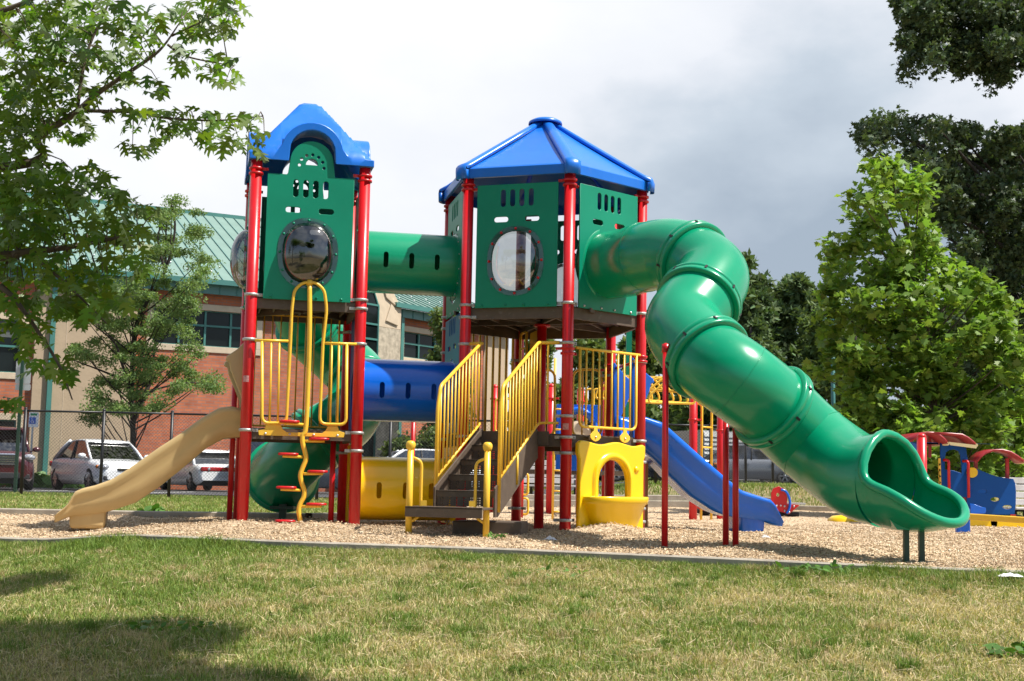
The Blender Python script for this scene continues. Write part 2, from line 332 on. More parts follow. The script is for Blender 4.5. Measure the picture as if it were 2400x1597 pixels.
def zmulch(x, y):
    z = zbase(x, y)
    for a, b, h, sx_, sy_ in MOUNDS: z = z + h * np.exp(-((x - a) / sx_) ** 2 - ((y - b) / sy_) ** 2)
    return z + .028 * (fbm(x, y, 1.6, 3) - .5) * 2 + .018 * (fbm(x, y, 6, 5, 3) - .5) * 2
def zlawn(x, y): 
    return zbase(x, y) - .07 + .022 * (fbm(x, y, 1.1, 9) - .5) * 2
def sheet(name, xs, ys, zf, mat, kind='structure'):
    X, Y = np.meshgrid(xs, ys); Z = zf(X, Y); nx, ny = len(xs), len(ys); v = np.stack([X, Y, Z], -1).reshape(-1, 3)
    i = np.arange(ny - 1)[:, None] * nx + np.arange(nx - 1)[None, :]; q = np.stack([i, i + 1, i + nx + 1, i + nx], -1).reshape(-1)
    o = fast_mesh(name, v, q, np.full((nx - 1) * (ny - 1), 4), mat, smooth=True); o['kind'] = kind; return o
# lawn soil under the blades
def groundmat():
    M_ = pm('lawn_soil', (.30, .225, .135), .95, .2, 5, bump=.7, bscale=45, col2=(.17, .155, .07), spec=.1); return M_
M['soil'] = groundmat()
xs = np.concatenate([np.linspace(-600, -32, 14), np.linspace(-30, -12, 30), np.linspace(-11.6, 12, 160), np.linspace(12.6, 36, 36), np.linspace(40, 600, 14)])
ys = np.concatenate([np.linspace(-40, 4, 24), np.linspace(4.2, 22, 170), np.linspace(22.3, 60, 90), np.linspace(64, 900, 24)])
sheet('lawn_ground', xs, ys, zlawn, M['soil'])
# mulch bed
def mulchmat():
    M_ = pm('wood_mulch', (.30, .185, .095), .9, .2, 3, spec=.15); t = M_.node_tree; bs = t.nodes['Principled BSDF']; A = t.nodes.new; K = t.links.new
    c = A('ShaderNodeTexCoord'); mp_ = A('ShaderNodeMapping'); mp_.inputs['Scale'].default_value = (1, 1.7, 1); K(c.outputs['Object'], mp_.inputs[0])
    vo = A('ShaderNodeTexVoronoi'); vo.inputs['Scale'].default_value = 34; K(mp_.outputs[0], vo.inputs['Vector']); rp_ = A('ShaderNodeValToRGB'); e_ = rp_.color_ramp.elements
    e_[0].color = (.30, .21, .13, 1); e_[1].color = (.70, .55, .38, 1); q_ = e_.new(.5); q_.color = (.52, .39, .25, 1); sp_ = A('ShaderNodeSeparateColor'); K(vo.outputs['Color'], sp_.inputs[0]); K(sp_.outputs[0], rp_.inputs[0])
    K(rp_.outputs[0], bs.inputs['Base Color']); bp = A('ShaderNodeBump'); bp.inputs['Strength'].default_value = .9; bp.inputs['Distance'].default_value = .02; K(vo.outputs['Distance'], bp.inputs['Height']); bp.invert = True; K(bp.outputs[0], bs.inputs['Normal']); return M_
M['mulch'] = mulchmat()
nx = 330; mxs = np.linspace(-13, 15, nx); tt = np.linspace(0, 1, 250) ** 1.35
X = np.repeat(mxs[None, :], len(tt), 0); Y = near(X) + .04 + (far(X) - near(X) - .06) * tt[:, None]; Z = zmulch(X, Y)
v = np.stack([X, Y, Z], -1).reshape(-1, 3); i = np.arange(len(tt) - 1)[:, None] * nx + np.arange(nx - 1)[None, :]; q = np.stack([i, i + 1, i + nx + 1, i + nx], -1).reshape(-1)
o = fast_mesh('mulch_bed', v, q, np.full((nx - 1) * (len(tt) - 1), 4), M['mulch'], smooth=True); o['kind'] = 'structure'
# loose chips
n = 95000; yy = 11 + 8 * rng.random(n) ** 1.25; yy[:12000] = 19 + 9 * rng.random(12000); xx = (rng.random(n) * 2 - 1) * (yy * .40 + .6) + .3
# extra scatter straying over the kerbs
ok = (yy > near(xx) - .03) & (yy < far(xx)); xx, yy = xx[ok], yy[ok]; n = len(xx)
pos = np.stack([xx, yy, zmulch(xx, yy) + .006 + rng.random(n) * .012], -1)
shape = [(-.5, -.14, 0), (-.1, -.22, .03), (.5, -.12, 0), (.42, .16, .02), (-.05, .2, .05), (-.46, .1, 0), (0, 0, -.14)]
faces = [(0, 1, 2, 3, 4, 5), (0, 6, 2, 1), (3, 6, 5, 4), (2, 6, 3), (5, 6, 0)]
pal = np.array([(.80, .62, .42), (.70, .53, .34), (.60, .44, .28), (.42, .29, .18), (.88, .74, .54), (.74, .57, .38)]); tn = pal[rng.integers(0, 6, n)] * (.75 + .45 * rng.random((n, 1)))
tn *= (.85 + .3 * fbm(xx, yy, 1.2, 21))[:, None]
v, l, s_, c_ = scatter(shape, faces, pos, rots(n, spread=.38), .015 + .024 * rng.random(n), tn)
M['chips'] = pm('wood_chips', (.96, .96, .96), .85, .04, 40, tint=True, spec=.15)
tag(fast_mesh('wood_chips', v, l, s_, M['chips'], tint=c_), 'loose pale wood chips covering the play area floor', 'wood chips', kind='stuff')
# kerbs (timber edging)
M['kerb'] = pm('weathered_timber', (.40, .35, .28), .85, .25, 6, bump=.35, bscale=50, col2=(.26, .225, .18), dirt=.3)
mb = MB(); pts = [(x_, float(near(x_))) for x_ in np.linspace(-13, 15, 90)]
def kerbrun(mb, pts, w, h0, h1, zf):
    P = []
    for i, (x_, y_) in enumerate(pts):
        a = pts[max(0, i - 1)]; b = pts[min(len(pts) - 1, i + 1)]; d = Vector((b[0] - a[0], b[1] - a[1], 0)).normalized(); nn = Vector((-d.y, d.x, 0)) * (w / 2); z_ = float(zf(x_, y_)); c = Vector((x_, y_, z_))
        P.append([c - nn + Vector((0, 0, h0)), c - nn + Vector((0, 0, h1 - .012)), c - nn * .75 + Vector((0, 0, h1)), c + nn * .75 + Vector((0, 0, h1)), c + nn + Vector((0, 0, h1 - .012)), c + nn + Vector((0, 0, h0))])
    mb.grid(P, smooth=False)
kerbrun(mb, pts, .12, -.25, .018, lambda x_, y_: zbase(x_, y_))
o = mb.build('kerb', M['kerb']); o['kind'] = 'structure'
mb = MB(); kerbrun(mb, [(x_, 17.45) for x_ in np.linspace(-13, -2.65, 30)], .14, -.2, .075, lambda x_, y_: zbase(x_, y_)); kerbrun(mb, [(-2.62, 17.46), (-2.2, 18.1), (-1.9, 18.6), (-1.75, 20), (-1.5, 23), (-1.2, 26.5)], .14, -.2, .08, zbase)
o = mb.build('kerb', M['kerb']); o['kind'] = 'structure'
mb = MB(); kerbrun(mb, [(-1.2, 26.55), (1, 26.9), (4, 27.25), (5.6, 27.15)], .2, -.2, .13, zbase); kerbrun(mb, [(-1.2, 26.62), (1, 26.97), (4, 27.32), (5.6, 27.22)], .18, .128, .235, zbase); kerbrun(mb, [(5.62, 27.13), (7, 27.0), (8, 24.7), (9, 22.6), (15, 22.25)], .15, -.2, .09, zbase)
o = mb.build('kerb', M['kerb']); o['kind'] = 'structure'
# car park
M['asphalt'] = pm('asphalt', (.055, .055, .057), .85, .2, 3, bump=.3, bscale=90)
M['paint'] = pm('road_paint', (.75, .75, .73), .7, .1, 20)
sheet('car_park', np.linspace(-40, 6, 60), np.linspace(33, 52, 30), lambda a, b: zlawn(a, b) * 0 + zbase(a, b) + .0, M['asphalt'])
sheet('car_park', np.linspace(7.5, 40, 40), np.linspace(41, 75, 30), lambda a, b: zbase(a, b) + .01, M['asphalt'])
mb = MB()
for i in range(6): y_ = 41.2 + i * .42; mb.add([(-15.9, y_, .106), (-12.8, y_ + .3, .106), (-12.8, y_ + .48, .106), (-15.9, y_ + .18, .106)], [(0, 1, 2, 3)])
for i in range(7): x_ = -21 + i * 2.9; mb.add([(x_, 34.2, .106), (x_ + .12, 34.2, .106), (x_ + .12, 39.5, .106), (x_, 39.5, .106)], [(0, 1, 2, 3)])
o = mb.build('road_markings', M['paint']); o['kind'] = 'structure'
# ------------------------------------------------------------------ grass
def blades(name, xx, yy, h, w, col, lean, label, zf=zlawn):
    n = len(xx); z = zf(xx, yy); a = rng.random(n) * 2 * pi; dx, dy = np.cos(a), np.sin(a); b = rng.random(n) * 2 * pi; ln = np.asarray(lean) * rng.random(n) ** .7 * h
    P = np.zeros((n, 5, 3)); P[:, 0] = np.stack([xx - dx * w / 2, yy - dy * w / 2, z - .008], -1); P[:, 1] = np.stack([xx + dx * w / 2, yy + dy * w / 2, z - .008], -1)
    mx_ = xx + np.cos(b) * ln * .35; my = yy + np.sin(b) * ln * .35; zm = z + h * .62
    P[:, 2] = np.stack([mx_ + dx * w * .38, my + dy * w * .38, zm], -1); P[:, 3] = np.stack([mx_ - dx * w * .38, my - dy * w * .38, zm], -1)
    P[:, 4] = np.stack([xx + np.cos(b) * ln, yy + np.sin(b) * ln, z + h * (1 - .35 * (ln / (h + 1e-6)) ** 2 * .5)], -1)
    base = (np.arange(n) * 5)[:, None]; lp = np.concatenate([base + 0, base + 1, base + 2, base + 3, base + 3, base + 2, base + 4], 1).ravel(); sz = np.tile([4, 3], n)
    o_ = fast_mesh(name, P.reshape(-1, 3), lp, sz, M['grass'], tint=np.repeat(col, 5, 0)); tag(o_, label, 'grass', kind='stuff'); return o_
M['grass'] = leafmat('grass_blade', (1, 1, 1), .25, .05, 3, .6, .25)
def lawn_colour(xx, yy, dry_bias=0.0):
    n = len(xx); p = fbm(xx, yy, .9, 31, 4) * .55 + fbm(xx, yy, 4.5, 37, 3) * .45 + dry_bias; k = np.clip((p - .388) * 3.2 + (rng.random(n) - .5) * 1.5, 0, 1)[:, None]
    g = np.array([.165, .245, .05]) * (.6 + .8 * rng.random((n, 1))); d = np.array([.53, .43, .23]) * (.65 + .6 * rng.random((n, 1))); y = np.array([.22, .24, .05]); r = rng.random((n, 1))
    c_ = g * (1 - k) + d * k; return np.where(r < .12, y * (.8 + .4 * r / .12), c_), k[:, 0]
def cone(n, y0, y1, pw=1.0, mg=.5):
    u = rng.random(n); y = y0 + (y1 - y0) * u ** pw; x = (rng.random(n) * 2 - 1) * (y * .40 + mg); return x, y
x1, y1 = cone(330000, 5.6, 13.3, .92); ok = y1 < near(x1) - .07; x1, y1 = x1[ok], y1[ok]
left = sm(-.8, -3.0, x1) * sm(8.2, 9.6, y1); edge = sm(1.4, .25, near(x1) - y1); bias = -.16 * left - .10 * edge + .065
c1, k1 = lawn_colour(x1, y1, bias); thin = rng.random(len(x1)) < (.50 + .42 * (1 - k1)); x1, y1, c1, k1 = x1[thin], y1[thin], c1[thin], k1[thin]
hh = (.028 + .032 * rng.random(len(x1))) * (1 + .35 * sm(.8, .1, near(x1) - y1)) * (.75 + .55 * fbm(x1, y1, 3.1, 41)); blades('grass', x1, y1, hh, .0045 + .003 * rng.random(len(x1)), c1, 1.0 + 1.5 * k1, 'short patchy green and dry lawn grass in the foreground')
# longer tufts
nt_ = 230; tx, ty = cone(nt_, 6.2, 12.6); ok = ty < near(tx) - .15; tx, ty = tx[ok], ty[ok]; X_, Y_, H_, C_ = [], [], [], []
for a, b in zip(tx, ty):
    k = rng.integers(50, 170); r_ = .03 + .09 * rng.random(); ang = rng.random(k) * 2 * pi; rr = r_ * np.sqrt(rng.random(k)); X_.append(a + np.cos(ang) * rr * 1.4); Y_.append(b + np.sin(ang) * rr); hm = .05 + .05 * rng.random(); H_.append(hm * (.6 + .6 * rng.random(k)))
    dry = rng.random() < .5; base = np.array([.52, .41, .23]) if dry else np.array([.13, .22, .035]); C_.append(base * (.6 + .6 * rng.random((k, 1))))
X_, Y_, H_, C_ = map(np.concatenate, (X_, Y_, H_, C_)); blades('grass', X_, Y_, H_, .0035 + .002 * rng.random(len(X_)), C_, 1.25, 'taller dry and green tufts scattered over the foreground lawn')
# dry straws lying on top
xs_, ys_ = cone(9000, 6.6, 12.2, .9); kk = lawn_colour(xs_, ys_, .10)[1]; ok = (ys_ < near(xs_) - .1) & (rng.random(len(xs_)) < .25 + .75 * kk); xs_, ys_ = xs_[ok], ys_[ok]; n = len(xs_)
v, l, s_, c_ = scatter([(-.5, -.02, 0), (.5, -.012, .06), (.5, .012, .06), (-.5, .02, 0)], [(0, 1, 2, 3)], np.stack([xs_, ys_, zlawn(xs_, ys_) + .02 + .02 * rng.random(n)], -1), rots(n, spread=.22), .05 + .07 * rng.random(n), np.array([.72, .58, .38]) * (.6 + .5 * rng.random((n, 1))))
tag(fast_mesh('dry_grass', v, l, s_, M['grass'], tint=c_), 'loose dry straw lying flat over the lawn', 'grass', kind='stuff')
# fringe along the kerb and beyond the bed
x2 = rng.random(34000) * 12 - 6; y2 = near(x2) - .065 - rng.random(34000) ** 2 * .35; c2, _ = lawn_colour(x2, y2, -.13); blades('grass', x2, y2, .03 + .11 * rng.random(len(x2)) ** 1.5 * np.clip(fbm(x2, y2, 2.3, 55) * 2.2 - .6, .15, 1.2) * (.42 + .75 * sm(-2.1, -2.7, x2) + .75 * sm(2.6, 3.1, x2)), .005 + .003 * rng.random(len(x2)), c2, 1.1, 'greener grass fringe along the timber edging')
n = 150000; y3 = 17.5 + 16 * rng.random(n) ** 1.1; x3 = (rng.random(n) * 2 - 1) * (y3 * .40 + .5); ok = y3 > far(x3) + .1; x3, y3 = x3[ok], y3[ok]; c3, _ = lawn_colour(x3, y3, -.12); c3 = c3 * np.array([1.0, 1.02, 1.0])
blades('grass', x3, y3, .045 + .05 * rng.random(len(x3)), .012 + .008 * rng.random(len(x3)), c3, .9, 'mown green grass strip beyond the play area up to the fence', zlawn)
n = 40000; y4 = 33 + 30 * rng.random(n); x4 = (rng.random(n) * 2 - 1) * (y4 * .40 + 1); ok = ((x4 > 6) & ((y4 < 41) | (y4 > 75))) | ((x4 < 6) & (y4 > 52)) | ((x4 > 6) & (x4 < 7.5)); x4, y4 = x4[ok], y4[ok]; c4, _ = lawn_colour(x4, y4, -.15)
blades('grass', x4, y4, .07 + .08 * rng.random(len(x4)), .025 + .01 * rng.random(len(x4)), c4, .9, 'rough green grass on the bank behind the fence', zlawn)
# weeds with broad leaves
M['weed'] = leafmat('weed_leaf', (.085, .19, .03), .3, .25, 3)
def weeds(cx, cy, n, r, size, label, zf):
    a = rng.random(n) * 2 * pi; rr = r * np.sqrt(rng.random(n)); x_, y_ = cx + np.cos(a) * rr * 1.5, cy + np.sin(a) * rr; pos = np.stack([x_, y_, zf(x_, y_) + .01 + rng.random(n) * size * .9], -1)
    sh = [(0, 0, 0), (.28, .25, .05), (.36, .6, .03), (.2, .9, -.02), (0, 1.05, -.08), (-.2, .9, -.02), (-.36, .6, .03), (-.28, .25, .05)]; v_, l_, s2, c2_ = scatter(sh, [tuple(range(8))], pos, rots(n, spread=.45), size * (.5 + .6 * rng.random(n)), np.ones((n, 3)) * (.7 + .6 * rng.random((n, 1))))
    tag(fast_mesh('weed', v_, l_, s2, M['weed'], tint=c2_), label, 'weed', None)
weeds(2.55, 11.0, 90, .22, .07, 'leafy green weed clump against the timber edging below the big slide', zlawn)
weeds(3.0, 7.95, 60, .16, .07, 'broad leaved weed in the dry lawn at lower right', zlawn)
weeds(-.12, 13.0, 40, .07, .05, 'small green sprout by the dark timber block under the steps', zmulch)
weeds(-2.1, 8.6, 70, .2, .06, 'low green weed in the lawn beside the tree shadow', zlawn)
weeds(.35, 10.9, 60, .25, .05, 'flat green weed patch in the lawn below the steps', zlawn)
# ------------------------------------------------------------------ main play structure
Zv = Vector((0, 0, 1)); PR = .0635
PHI = .3047; HC = Vector((.3595, 15.925, 0))
HX = [HC + Vector((cos(PHI + k * pi / 3), -sin(PHI + k * pi / 3), 0)) * 1.22 for k in range(6)]   # 0 right-front, 1 front, 2 left-front, 3 left, 4 rear, 5 right-rear
LA = .2344; LU = Vector((cos(LA), sin(LA), 0)); LV = Vector((-sin(LA), cos(LA), 0)); FL = Vector((-2.9018, 14.5495, 0)); FR = FL + LU * 1.22; RL = FL + LV * 1.22; RR = RL + LU * 1.22
M['sticker'] = pm('faded_sticker', (.55, .25, .24), .6, .35, 60); ps = root('play_structure', (-.6, 15.2, 0), 'large red, green, blue and yellow playground structure with two towers and tube slides', 'playground')
def ring(mb, c, z, r=.079, h=.034, ears=()):
    mb.lathe([(r - .012, -h / 2), (r, -h / 2 + .004), (r, h / 2 - .004), (r - .012, h / 2)], (c.x, c.y, z), n=18)
    for e_ in ears:
        d = Vector(e_).normalized(); mb.box(Vector((c.x, c.y, z)) + d * (r + .022), (.06, .03, h), U=d, V=Vector((-d.y, d.x, 0)), Nn=Zv); mb.ball(Vector((c.x, c.y, z)) + d * (r + .03) + Vector((d.y, -d.x, 0)) * .02, .011, 8)
def post(c, z1, clamps=(), reds=(), ears=((1, 0, 0),), z0=-.25, r=PR):
    mb = MB(); mb.tube([(c.x, c.y, z0), (c.x, c.y, z1)], r, 24); p = mb.build('post', M['red'], ps)
    for z in clamps: q = MB(); ring(q, c, z, ears=ears); q.build('clamp', M['clamp'], p)
    for z in reds:
        q = MB(); ring(q, c, z + .028, r=.082, h=.03, ears=ears[:1]); ring(q, c, z - .028, r=.082, h=.03, ears=ears[-1:]); q.build('red_clamp', M['red'], p)
    return p
def dr(a, b): return tuple((b - a).normalized())
HT = 4.07
for k in range(6):
    e_ = (dr(HX[k], HX[(k + 1) % 6]), dr(HX[k], HX[(k - 1) % 6]))
    cl = {0: (2.54, 1.97, 1.035, .86, .79, .25, .10), 1: (2.54, 2.09, 1.27, 1.035, .86, .12), 2: (2.54, 2.40, 2.09, 1.035), 3: (2.54, 2.40, 2.1, 1.85, 1.035), 4: (2.54, 2.1, 1.035, .2), 5: (2.54, 1.9, 1.035)}[k]
    post(HX[k], HT, cl, (3.92,) + ((2.0,) if k in (0, 1, 5) else ()), e_)
post(HC, 2.44, (), (), r=.058)
mb = MB(); mb.lathe([(.10, 0), (.10, .025)], (HC.x, HC.y, 2.41)); mb.build('post_cap', M['red'], ps)
for c, cl, ear in ((FL, (2.54, 2.04, 1.04), (LU, LV)), (FR, (2.54, 2.44, 2.04, 1.04, .84), (-LU, LV)), (RL, (2.54, 1.04), (LU, -LV)), (RR, (2.54, 2.3, 1.04, .84), (-LU, -LV))):
    post(c, 4.06, cl, (3.94,), tuple(tuple(e_) for e_ in ear))
def facef(a, b, off=0.0):                      # centre, along, outward of the face from post a to post b (outward = right-hand of a->b)
    U = (b - a).normalized(); O_ = Vector((U.y, -U.x, 0)); return (a + b) / 2 + O_ * off, U, O_
# faded stickers on two posts
for c_, py_ in ((FL, 888), (HX[1], 1000)):
    z_ = zat(py_, c_.x, c_.y - .06); q = MB(); q.grid([[c_ + Vector((sin(a) * .0645, -cos(a) * .0645, z_ + dz)) for a in np.linspace(-.75, .35, 8)] for dz in (-.035, .035)]); q.build('sticker', M['sticker'], ps)
# decks
def deck(poly, z, name='deck', th=.11):
    mb = MB(); o_ = Vector((0, 0, z - .006)); mb.prism([(p.x, p.y) for p in poly], o_, Vector((1, 0, 0)), Vector((0, 1, 0)), .012)
    k = len(poly); c = sum(poly, Vector()) / k
    for i in range(k):
        a, b = poly[i], poly[(i + 1) % k]; mb.bar(a.lerp(b, .03) + Zv * (z - th / 2 - .014), b.lerp(a, .03) + Zv * (z - th / 2 - .014), .035, th)
        mb.bar(c + Zv * (z - .05), a.lerp(c, .06) + Zv * (z - .05), .03, .07)
    for t in np.linspace(-.8, .8, 7): 
        U = (poly[1] - poly[0]).normalized(); V_ = Vector((-U.y, U.x, 0)); w = 1.7 if k == 6 else 1.0; mb.bar(c + U * (t * w * .6) - V_ * (w * .5) + Zv * (z - .035), c + U * (t * w * .6) + V_ * (w * .5) + Zv * (z - .035), .02, .045)
    return mb.build(name, M['brown'], ps)
shr = lambda L_, c, s_: [c + (p - c) * s_ for p in L_]
TC = (FL + FR + RL + RR) / 4
deck(shr([FL, FR, RR, RL], TC, .97), 2.52); deck(shr([FL, FR, RR, RL], TC, .97), 1.07); deck(shr(HX[::-1], HC, .975), 2.52, th=.13); deck(shr(HX[::-1], HC, .975), 1.075, th=.13)
# wall panels
SL = [pill(-.169, 1.267, .06, .2), pill(-.057, 1.267, .06, .2), pill(.053, 1.267, .06, .2), pill(.165, 1.267, .06, .2), pill(-.19, 1.02, .17, .062), pill(.18, 1.02, .17, .062)]
BX, BY = -.01, .535
def archtop(w=.485, h=1.42, r=.245, top=.40):
    o_ = [(-w, 0), (w, 0), (w, h), (r + .02, h)]
    for i in range(17): a = pi * i / 16; o_.append((r * cos(a), h + top - r + r * sin(a)))
    return o_ + [(-r - .02, h), (-w, h)]
def wallpanel(a, b, z, kind, bubble=None, hole=None, arch=False, mat='green', slots=True, h=1.43, off=.035, flip=False):
    c, U, O_ = facef(a, b, off); c = c + Zv * z; holes = list(SL) if slots else []
    if bubble: holes.append(sell(BX, BY, .285, .345, 2.3, 40))
    if hole: holes.append(sell(hole[0], hole[1], hole[2], hole[2], 2, 40))
    if arch:
        holes.append([(.067 * cos(pi * i / 12), 1.545 + .072 * sin(pi * i / 12)) for i in range(13)])
        for x_, y_ in ((-.139, 1.538), (-.117, 1.606), (-.063, 1.650), (.005, 1.662), (.072, 1.639), (.119, 1.585), (.136, 1.517)): holes.append(sell(x_, y_, .0175, .0175, 2, 12))
    p = panel(kind, archtop() if arch else [(-.485, 0), (.485, 0), (.485, h), (-.485, h)], holes, c, U, Zv, .019, M[mat], ps)
    q = MB()
    for x_ in (-.40, -.12, .10, .38): q.lathe([(.001, .014), (.012, .011), (.016, 0)], c + U * x_ + Zv * .03 + O_ * .009, O_, 10)
    sep(q, 'bolt', M['steel'] if hole else M[mat], p)
    if bubble:
        q = MB(); P = []
        for i in range(0, 11):
            rr = cos(pi / 2 * i / 10) if i < 10 else .0; dd = sin(pi / 2 * i / 10) ** 1.0
            P.append([c + U * x_ + Zv * y_ + O_ * (.012 + .19 * dd) for x_, y_ in sell(BX, BY, .285 * rr, .345 * rr, 2.3, 44)])
        q.grid(P, closev=True); q.build('bubble_window', M[bubble[0]], p)
        q = MB(); A1 = sell(BX, BY, .338, .40, 2.3, 44); A2 = sell(BX, BY, .284, .344, 2.3, 44); q.grid([[c + U * x_ + Zv * y_ + O_ * .0125 for x_, y_ in A2], [c + U * x_ + Zv * y_ + O_ * .017 for x_, y_ in A2], [c + U * x_ + Zv * y_ + O_ * .017 for x_, y_ in A1], [c + U * x_ + Zv * y_ + O_ * .0095 for x_, y_ in A1]], smooth=False, closev=True)
        q.build('bubble_flange', M['flange'], p)
        q = MB()
        for i, (x_, y_) in enumerate(sell(BX, BY, .312, .372, 2.3, 12)): q.ball(c + U * x_ + Zv * y_ + O_ * .02, .0165, 10)
        sep(q, 'bolt', M[bubble[1]], p)
    return p
wallpanel(HX[2], HX[1], 2.5, 'wall_panel', bubble=('acrylic', 'red')); wallpanel(HX[1], HX[0], 2.5, 'wall_panel', hole=(0, .54, .37)); wallpanel(HX[3], HX[2], 2.5, 'wall_panel', hole=(0, .50, .36))
wallpanel(HX[0], HX[5], 2.5, 'wall_panel', bubble=('acrylic', 'red')); wallpanel(HX[5], HX[4], 2.5, 'wall_panel', bubble=('acrylic', 'red'))
wallpanel(FL, FR, 2.5, 'wall_panel', bubble=('smoked', 'green'), arch=True); wallpanel(RL, FL, 2.5, 'wall_panel', bubble=('acrylic', 'green'), arch=True); wallpanel(FR, RR, 2.5, 'wall_panel', hole=(0, .50, .36), arch=True); wallpanel(RR, RL, 2.5, 'wall_panel', hole=(0, .54, .37), arch=True)
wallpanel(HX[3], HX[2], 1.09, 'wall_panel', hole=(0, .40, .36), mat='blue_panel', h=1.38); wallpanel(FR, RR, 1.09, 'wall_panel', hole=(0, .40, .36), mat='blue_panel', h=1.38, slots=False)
wallpanel(FR, RR, .03, 'wall_panel', hole=(0, .40, .345), mat='yellow', h=.90, slots=False); wallpanel(HX[3], HX[2], .03, 'wall_panel', hole=(0, .40, .345), mat='yellow', h=.90, slots=False)
# pyramid and dormer roof of the square tower
def tower_roof():
    S_ = .70; ze = 0.0; top = zat(247, TC.x, TC.y) - zr; Ro, Ri = .345, .26; zc, zi = .125, .115
    arcs = [-S_, -.60, -.52, -.45, -.395] + [Ro * -cos(pi / 2 * t) for t in (0, .06, .13, .2, .28, .36)] + [-Ri, -.245, -.22, -.18, -.13, -.07, 0]
    g = sorted(set([round(a, 4) for a in arcs] + [round(-a, 4) for a in arcs])); 
    def arch(u, R, zc_, lift): 
        u = abs(u)
        return zc_ + sqrt(max(0, R * R - u * u)) if u < R else -9
    def pyr(x_, y_):
        m_ = max(abs(x_), abs(y_)); return min(top, .085 + max(0, (S_ - .02 - m_)) / (S_ - .12) * (top - .085))
    def dorm(x_, y_, R, zc_):
        return max(arch(x_, R, zc_, 0), arch(y_, R, zc_, 0))
    def topz(x_, y_):
        d = dorm(x_, y_, Ro, zc); 
        for q_ in (x_, y_):
            u = abs(q_)
            if Ro - .004 <= u < Ro + .11: t = (u - Ro) / .11; d = max(d, .085 + .10 * (1 - t) ** 2.2)
        return max(pyr(x_, y_), d)
    def undz(x_, y_):
        d = dorm(x_, y_, Ri, zi); return max(pyr(x_, y_) - .085 - .03, d, -.012 if False else 0)
    def W_(x_, y_, z_): return TC + LU * x_ + LV * y_ + Zv * (zr + z_)
    mb = MB(); n = len(g)
    T_ = [[W_(x_, y_, topz(x_, y_)) for x_ in g] for y_ in g]; B_ = [[W_(x_, y_, undz(x_, y_)) for x_ in g] for y_ in g]
    mb.grid(T_); mb.grid(B_)
    per = [(0, j) for j in range(n)] + [(i, n - 1) for i in range(1, n)] + [(n - 1, j) for j in range(n - 2, -1, -1)] + [(i, 0) for i in range(n - 2, 0, -1)]
    mb.grid([[T_[i][j] for i, j in per], [B_[i][j] for i, j in per]], closev=True, smooth=False)
    me = mb.mesh('roof', recalc=False); bm = bmesh.new(); bm.from_mesh(me); bmesh.ops.remove_doubles(bm, verts=bm.verts[:], dist=.0005); bmesh.ops.recalc_face_normals(bm, faces=bm.faces[:])
    for f in bm.faces: f.smooth = True
    for e_ in bm.edges:
        if len(e_.link_faces) == 2 and e_.calc_face_angle(0) > radians(50): e_.smooth = False
    bm.to_mesh(me); bm.free(); o_ = mesh_obj('roof', me, M['blue_roof'], ps); md = o_.modifiers.new('b', 'BEVEL'); md.width = .016; md.segments = 3; md.limit_method = 'ANGLE'; md.angle_limit = radians(55)
zr = 4.06
tower_roof()
# hexagonal roof
zr = 4.02; RA = 1.315; ZA = zat(288, HC.x, HC.y) - zr
rc = [HC + (p - HC).normalized() * RA for p in HX]; ap = HC + Zv * (zr + ZA)
for k in range(6):
    a, b = rc[k], rc[(k + 1) % 6]; U = (b - a).normalized(); inn = (HC - (a + b) / 2).normalized(); rows = []
    for dz, ins in ((-.0, .03), (0, 0), (.10, 0), (.118, .02)): rows.append([a + U * .06 + inn * ins + Zv * (zr + dz), (a + b) / 2 + inn * ins + Zv * (zr + dz), b - U * .06 + inn * ins + Zv * (zr + dz)])
    for t in (.3, .6, .96): rows.append([p.lerp(ap + Zv * .03, t) - Zv * (.018 * sin(pi * t)) for p in rows[3]])
    q = MB(); q.grid(rows, smooth=False); q.build('roof_panel', M['blue_roof'], ps, solid=.014, bevel=.006)
    q = MB(); d = (a - HC).normalized(); w = Vector((-d.y, d.x, 0)); prof = []; e0 = a + Zv * (zr + .125); tp_ = ap + Zv * .045
    for p, hw, dz in [(a + Zv * (zr - .02) + d * .035, .085, 0), (a + Zv * (zr + .09) + d * .04, .087, 0), (a + Zv * (zr + .125) + d * .025, .087, 0)] + [(e0.lerp(tp_, t), .085 - .03 * t, 0) for t in (.05, .3, .6, .97)]:
        up = Zv if len(prof) > 2 else d
        if len(prof) < 2: prof.append([p + w * (-hw) - d * .05, p + w * (-hw) - d * .01, p + w * (-hw * .6) + d * .006, p + d * .012, p + w * (hw * .6) + d * .006, p + w * hw - d * .01, p + w * hw - d * .05])
        else: prof.append([p + w * (-hw) - Zv * .035, p + w * (-hw) + Zv * .0, p + w * (-hw * .6) + Zv * .022, p + Zv * .03, p + w * (hw * .6) + Zv * .022, p + w * hw + Zv * .0, p + w * hw - Zv * .035])
    q.grid(prof); q.build('roof_ridge', M['blue_roof'], ps, solid=.008)
q = MB(); q.lathe([(.205, -.03), (.20, .0), (.15, .028), (.06, .05), (.001, .055)], HC + Zv * (zr + ZA), n=24, cap=False); q.build('roof_cap', M['blue_roof'], ps, solid=.01)
